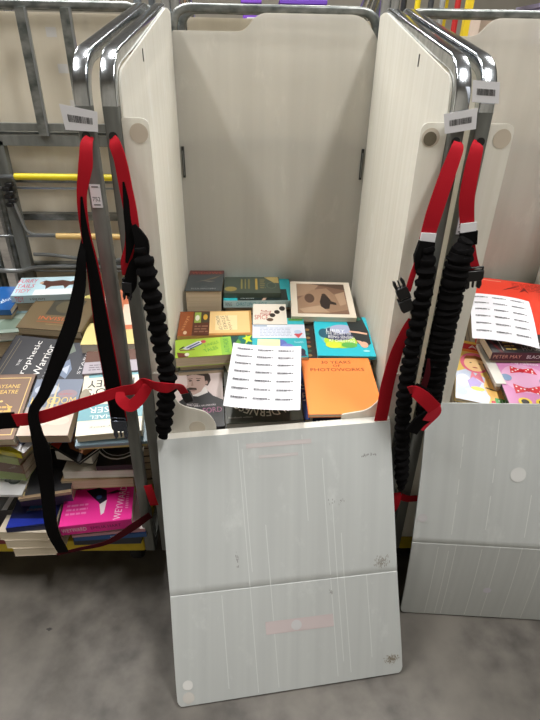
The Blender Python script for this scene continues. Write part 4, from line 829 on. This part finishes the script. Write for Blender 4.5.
# filler: the rest of the heap under the books, nothing of it can be told apart
HP = {}; rnd = random.Random(5)
FC = [mat(c_, .6) for c_ in ((90, 78, 66), (60, 66, 76), (120, 104, 84), (70, 54, 48), (96, 100, 98))]
for key, base, rot, w_, d in FOOT:
    if key in ('Pink', 'F2', 'eye', 'eyeR', 'F3', 'F4', 'F8', 'F9') or (key == 'b' and base.x < -.45 and base.y < .2): continue
    T_ = Euler((0, 0, rot[2])).to_matrix().to_4x4(); T_.translation = (base.x, base.y, 0)
    k = HP.setdefault(0 if base.x < -.4 else 1 if base.x < .4 else 2, MB())
    slope = math.sin(rot[0])*d/2; top = base.z-abs(slope)-abs(math.sin(rot[1]))*w_/2-.001
    if key in ('L6', 'L7', 'L8'):
        y0, y1 = .10/1, d/2-.004
        if y1-.04 > 0: pass
        y0 = .235-base.y; y1 = .255-base.y+.03; 
        top = .60
    else: y0, y1 = -d/2+.006, d/2-.006
    if key in ('L4',): y0 = -.02
    z = .2075; x0, x1 = -w_/2+.006, w_/2-.006
    # stay inside the liner
    while z < top-.004:
        t = min(rnd.choice((.03, .04, .035, .05)), top-z)
        if top-z-t < .012: t = top-z
        j = rnd.uniform(0, .006)
        k.box((x0+j, y0+j, z), (x1-j, y1-j, z+t-.0015), PAGESD, T=T_)
        k.box((x0+j-.002, y0+j-.002, z+t-.0035), (x1-j+.002, y1-j+.002, z+t-.0005), rnd.choice(FC), T=T_)
        z += t
for q, l in ((0, 'leftmost'), (1, 'middle'), (2, 'right hand')):
    o = HP[q].build('book_heap', smooth=False); o['label'] = 'heap of closed books buried beneath the visible ones in the '+l+' cage'; o['category'] = 'book heap'; o['kind'] = 'stuff'

# ------------------------------------------------------------------ straps
GS = 'straps hanging on the front tubes'
def strap(label, group=GS): return thing('strap', label, 'strap', (0, 0, 0), (0, 0, 0), group)
def rib(par, name, pts, width, m, **kw):
    k = MB(); ribbon(k, pts, width, m, **kw); return k.build(name, par)
def lace(par, x, z, y=-.012):   # short loop of webbing coming out of the eyelet
    pass
def buckle(par, p, dirv, w_=.042, ln=.06, m=None, prongs=True, name='buckle'):
    """side release buckle, dirv = long axis"""
    m = m or BLACKPL; d = Vector(dirv).normalized(); a = d.cross(Vector((0, -1, 0))).normalized(); n_ = a.cross(d).normalized()
    T_ = Matrix((a, d, n_)).transposed().to_4x4(); T_.translation = p
    k = MB(); h = .007
    k.prism([(-w_/2, -ln/2, -h), (w_/2, -ln/2, -h), (w_/2, -ln*.1, -h), (w_*.40, ln*.05, -h), (-w_*.40, ln*.05, -h), (-w_/2, -ln*.1, -h)], (0, 0, 2*h), m, T=T_)
    k.box((-w_/2, -ln/2-.008, -h*.5), (w_/2, -ln/2-.004, h*.5), m, T=T_); k.box((-w_/2, -ln/2-.008, -h*.5), (-w_/2+.004, -ln/2, h*.5), m, T=T_); k.box((w_/2-.004, -ln/2-.008, -h*.5), (w_/2, -ln/2, h*.5), m, T=T_)
    if prongs:
        for s in (-1, 1): k.prism([(s*w_*.22, 0, -h*.6), (s*w_*.44, 0, -h*.6), (s*w_*.48, ln*.28, -h*.6), (s*w_*.38, ln*.5, -h*.6), (s*w_*.20, ln*.42, -h*.6)], (0, 0, h*1.2), m, T=T_)
        k.prism([(-w_*.06, 0, -h*.5), (w_*.06, 0, -h*.5), (w_*.05, ln*.42, -h*.5), (-w_*.05, ln*.42, -h*.5)], (0, 0, h), m, T=T_)
    return k.build(name, par, bevel=.0015)

# A: red edged black strap on the tube of the leftmost cage
s_ = strap('black velvet strap with red edges hanging at the left, ending in a shiny clip')
PA = [(-.390, -.012, 1.402), (-.396, -.030, 1.388), (-.402, -.038, 1.35), (-.419, -.04, 1.29), (-.424, -.04, 1.22), (-.421, -.04, 1.13), (-.422, -.04, .981), (-.42, -.04, .84), (-.418, -.045, .715)]
rib(s_, 'red_webbing', PA, .040, RED, widths=[.012, .024, .028, .020, .020, .028, .038, .042, .042])
rib(s_, 'black_face', [p for p in PA[3:]], .034, BLACKCLOTH, off=.0022, widths=[.004, .015, .023, .034, .037, .037])
buckle(s_, Vector((-.418, -.047, .690)), (0, 0, -1), .040, .062, mat((90, 96, 108), .2, .8))
# B: long black strap draped in front of the left pile
s_ = strap('long black cloth strap draped down across the left pile of books')
rib(s_, 'black_webbing', [(-.425, -.030, 1.225), (-.440, -.045, 1.16), (-.453, -.05, 1.099), (-.48, -.06, 1.017), (-.515, -.07, .943), (-.575, -.08, .83), (-.612, -.085, .775), (-.616, -.09, .712), (-.615, -.09, .647), (-.634, -.08, .512), (-.651, -.085, .352), (-.640, -.08, .248)], .045, BLACKCLOTH, widths=[.004, .018, .026, .034, .036, .028, .024, .030, .044, .038, .034, .032], th=.005)
rib(s_, 'red_webbing', [(-.66, -.082, .238), (-.60, -.076, .252), (-.508, -.07, .275), (-.43, -.05, .318), (-.379, -.022, .340)], .02, DARKRED, widths=[.008, .012, .016, .026, .022])
# C: red strap stretched across the pile
s_ = strap('red strap stretched level across the left pile of books and looped at the tube')
rib(s_, 'black_end', [(-1.02, -.05, .80), (-.95, -.06, .77), (-.807, -.075, .735), (-.665, -.075, .742)], .048, BLACKCLOTH, th=.004)
rib(s_, 'red_webbing', [(-.67, -.077, .742), (-.60, -.080, .754), (-.50, -.078, .790), (-.446, -.070, .806), (-.40, -.055, .815), (-.36, -.058, .825), (-.335, -.052, .838), (-.30, -.085, .850), (-.27, -.088, .848), (-.250, -.06, .832), (-.242, -.04, .80)], .036, RED, widths=[.038, .036, .032, .030, .028, .030, .032, .028, .028, .022, .020])
rib(s_, 'loop', [(-.40, -.055, .815), (-.396, -.068, .799), (-.374, -.074, .785), (-.350, -.068, .803), (-.330, -.058, .832), (-.335, -.045, .842)], .03, RED, widths=[.02, .028, .032, .030, .026, .02], face=(.2, -1, .3))
buckle(s_, Vector((-.232, -.032, .772)), (.35, 0, -1), .024, .05, prongs=False, name='black_tip')
# D: strap and bungee of the middle cage, left tube
s_ = strap('red strap with a thick ribbed black bungee on the left tube of the middle cage')
PD = [(-.348, -.012, 1.402), (-.341, -.028, 1.390), (-.332, -.036, 1.360), (-.327, -.04, 1.31), (-.322, -.045, 1.25), (-.326, -.045, 1.19), (-.340, -.045, 1.15), (-.347, -.042, 1.118)]
rib(s_, 'red_webbing', PD, .03, RED, widths=[.012, .026, .032, .030, .030, .034, .034, .022], twist=[0, .2, .5, .3, .2, .1, 0, 0])
rib(s_, 'black_face', [(-.330, -.036, 1.32), (-.328, -.040, 1.26), (-.330, -.042, 1.20), (-.343, -.043, 1.15)], .02, BLACKCLOTH, off=.0045, widths=[.004, .018, .020, .006])
rib(s_, 'black_loop', [(-.318, -.05, 1.235), (-.304, -.055, 1.20), (-.310, -.055, 1.165), (-.330, -.052, 1.14), (-.342, -.05, 1.10), (-.352, -.05, 1.075)], .026, BLACKCLOTH, th=.008, widths=[.01, .030, .032, .022, .03, .016])
buckle(s_, Vector((-.349, -.050, 1.085)), (-.1, 0, -1), .022, .045, mat((30, 30, 34), .25), name='buckle')
k = MB(); bungee(k, [(-.308, -.056, 1.190), (-.302, -.056, 1.156), (-.296, -.056, 1.086), (-.290, -.056, 1.01), (-.283, -.056, .93), (-.277, -.058, .858), (-.287, -.058, .79), (-.300, -.055, .71), (-.306, -.056, .668)], .0225, BLACKCLOTH, pitch=.027, amp=.17); k.build('bungee', s_)
# E: middle cage, right tube
s_ = strap('red strap with white tag, ribbed bungee and buckle, right tube of the middle cage')
rib(s_, 'red_webbing', [(.350, -.012, 1.404), (.346, -.028, 1.39), (.333, -.036, 1.339), (.320, -.04, 1.27), (.312, -.04, 1.205)], .036, RED, widths=[.014, .026, .032, .034, .032], twist=[0, .2, .3, .2, 0])
rib(s_, 'white_tag', [(.3135, -.045, 1.222), (.3125, -.046, 1.200)], .033, WHITE, th=.003)
rib(s_, 'black_sleeve', [(.312, -.046, 1.204), (.308, -.050, 1.17), (.303, -.05, 1.14)], .03, BLACKCLOTH, th=.012, widths=[.034, .042, .02])
k = MB(); bungee(k, [(.316, -.055, 1.193), (.319, -.056, 1.14), (.321, -.057, 1.08), (.320, -.057, .989), (.319, -.057, .892), (.322, -.058, .786), (.338, -.056, .653), (.354, -.056, .54), (.362, -.056, .48)], .0215, BLACKCLOTH, pitch=.025, amp=.17); k.build('bungee', s_)
rib(s_, 'thin_red_webbing', [(.300, -.05, 1.17), (.291, -.053, 1.13), (.286, -.053, 1.09)], .013, RED)
buckle(s_, Vector((.268, -.055, 1.098)), (-.55, 0, 1), .028, .05)
buckle(s_, Vector((.292, -.055, 1.045)), (.5, 0, -1), .030, .055, prongs=False)
rib(s_, 'lower_red_webbing', [(.305, -.05, 1.018), (.298, -.045, .98), (.288, -.035, .91), (.281, -.03, .82), (.280, -.028, .74), (.279, -.026, .70)], .03, RED, widths=[.012, .022, .030, .034, .034, .034], twist=[.5, .3, .1, 0, 0, 0])
# F: right cage, left tube
s_ = strap('red strap with white tag and the widest black bungee, left tube of right cage')
rib(s_, 'red_webbing', [(.390, -.012, 1.404), (.386, -.028, 1.392), (.382, -.036, 1.35), (.383, -.04, 1.292), (.397, -.04, 1.232)], .032, RED, widths=[.014, .026, .030, .032, .030], twist=[0, .1, .2, .1, 0])
rib(s_, 'white_tag', [(.3955, -.045, 1.245), (.3985, -.046, 1.222)], .034, WHITE, th=.003)
rib(s_, 'black_sleeve', [(.399, -.046, 1.226), (.404, -.046, 1.196)], .038, BLACKCLOTH, th=.006)
rib(s_, 'lower_red_webbing', [(.404, -.045, 1.198), (.416, -.046, 1.165), (.428, -.046, 1.14)], .030, RED)
buckle(s_, Vector((.432, -.05, 1.118)), (.1, 0, -1), .040, .045)
k = MB(); bungee(k, [(.392, -.058, 1.212), (.387, -.06, 1.18), (.384, -.06, 1.127), (.385, -.06, 1.027), (.384, -.06, .903), (.386, -.06, .83), (.387, -.06, .77), (.384, -.062, .72)], .030, BLACKCLOTH, pitch=.018, amp=.10); k.build('bungee', s_)
# G: loose red loop between the bungees
s_ = strap('loose red loop of webbing with a black end, below the two bungees on the right')
rib(s_, 'red_webbing', [(.318, -.088, .842), (.328, -.098, .846), (.350, -.104, .832), (.386, -.104, .797)], .036, RED, widths=[.022, .030, .036, .036])
rib(s_, 'thin_red_edge', [(.353, -.085, .93), (.356, -.088, .89), (.352, -.090, .85)], .01, DARKRED, widths=[.006, .014, .016])
rib(s_, 'black_lining', [(.330, -.094, .862), (.352, -.098, .850), (.380, -.098, .822)], .012, BLACKCLOTH)
rib(s_, 'red_fold', [(.384, -.102, .800), (.390, -.098, .78), (.378, -.09, .745), (.366, -.088, .72)], .032, mat((222, 50, 70), .7, 0, .2), widths=[.034, .032, .026, .022])
rib(s_, 'black_end', [(.384, -.09, .768), (.362, -.088, .745), (.345, -.086, .71)], .034, BLACKCLOTH, th=.006)
# H: low red strap stubs
s_ = strap('short red strap tied low between the middle and right hand cages')
rib(s_, 'red_webbing', [(.375, -.030, .42), (.395, -.034, .415), (.430, -.03, .412)], .024, RED)
rib(s_, 'red_tail', [(.352, -.05, .455), (.355, -.052, .43), (.352, -.05, .395), (.347, -.046, .375)], .026, RED)
s_ = strap('short red strap end low on the tube left of the big milky flap')
rib(s_, 'red_webbing', [(-.372, -.03, .47), (-.366, -.034, .44), (-.362, -.034, .41), (-.36, -.03, .39)], .024, RED)
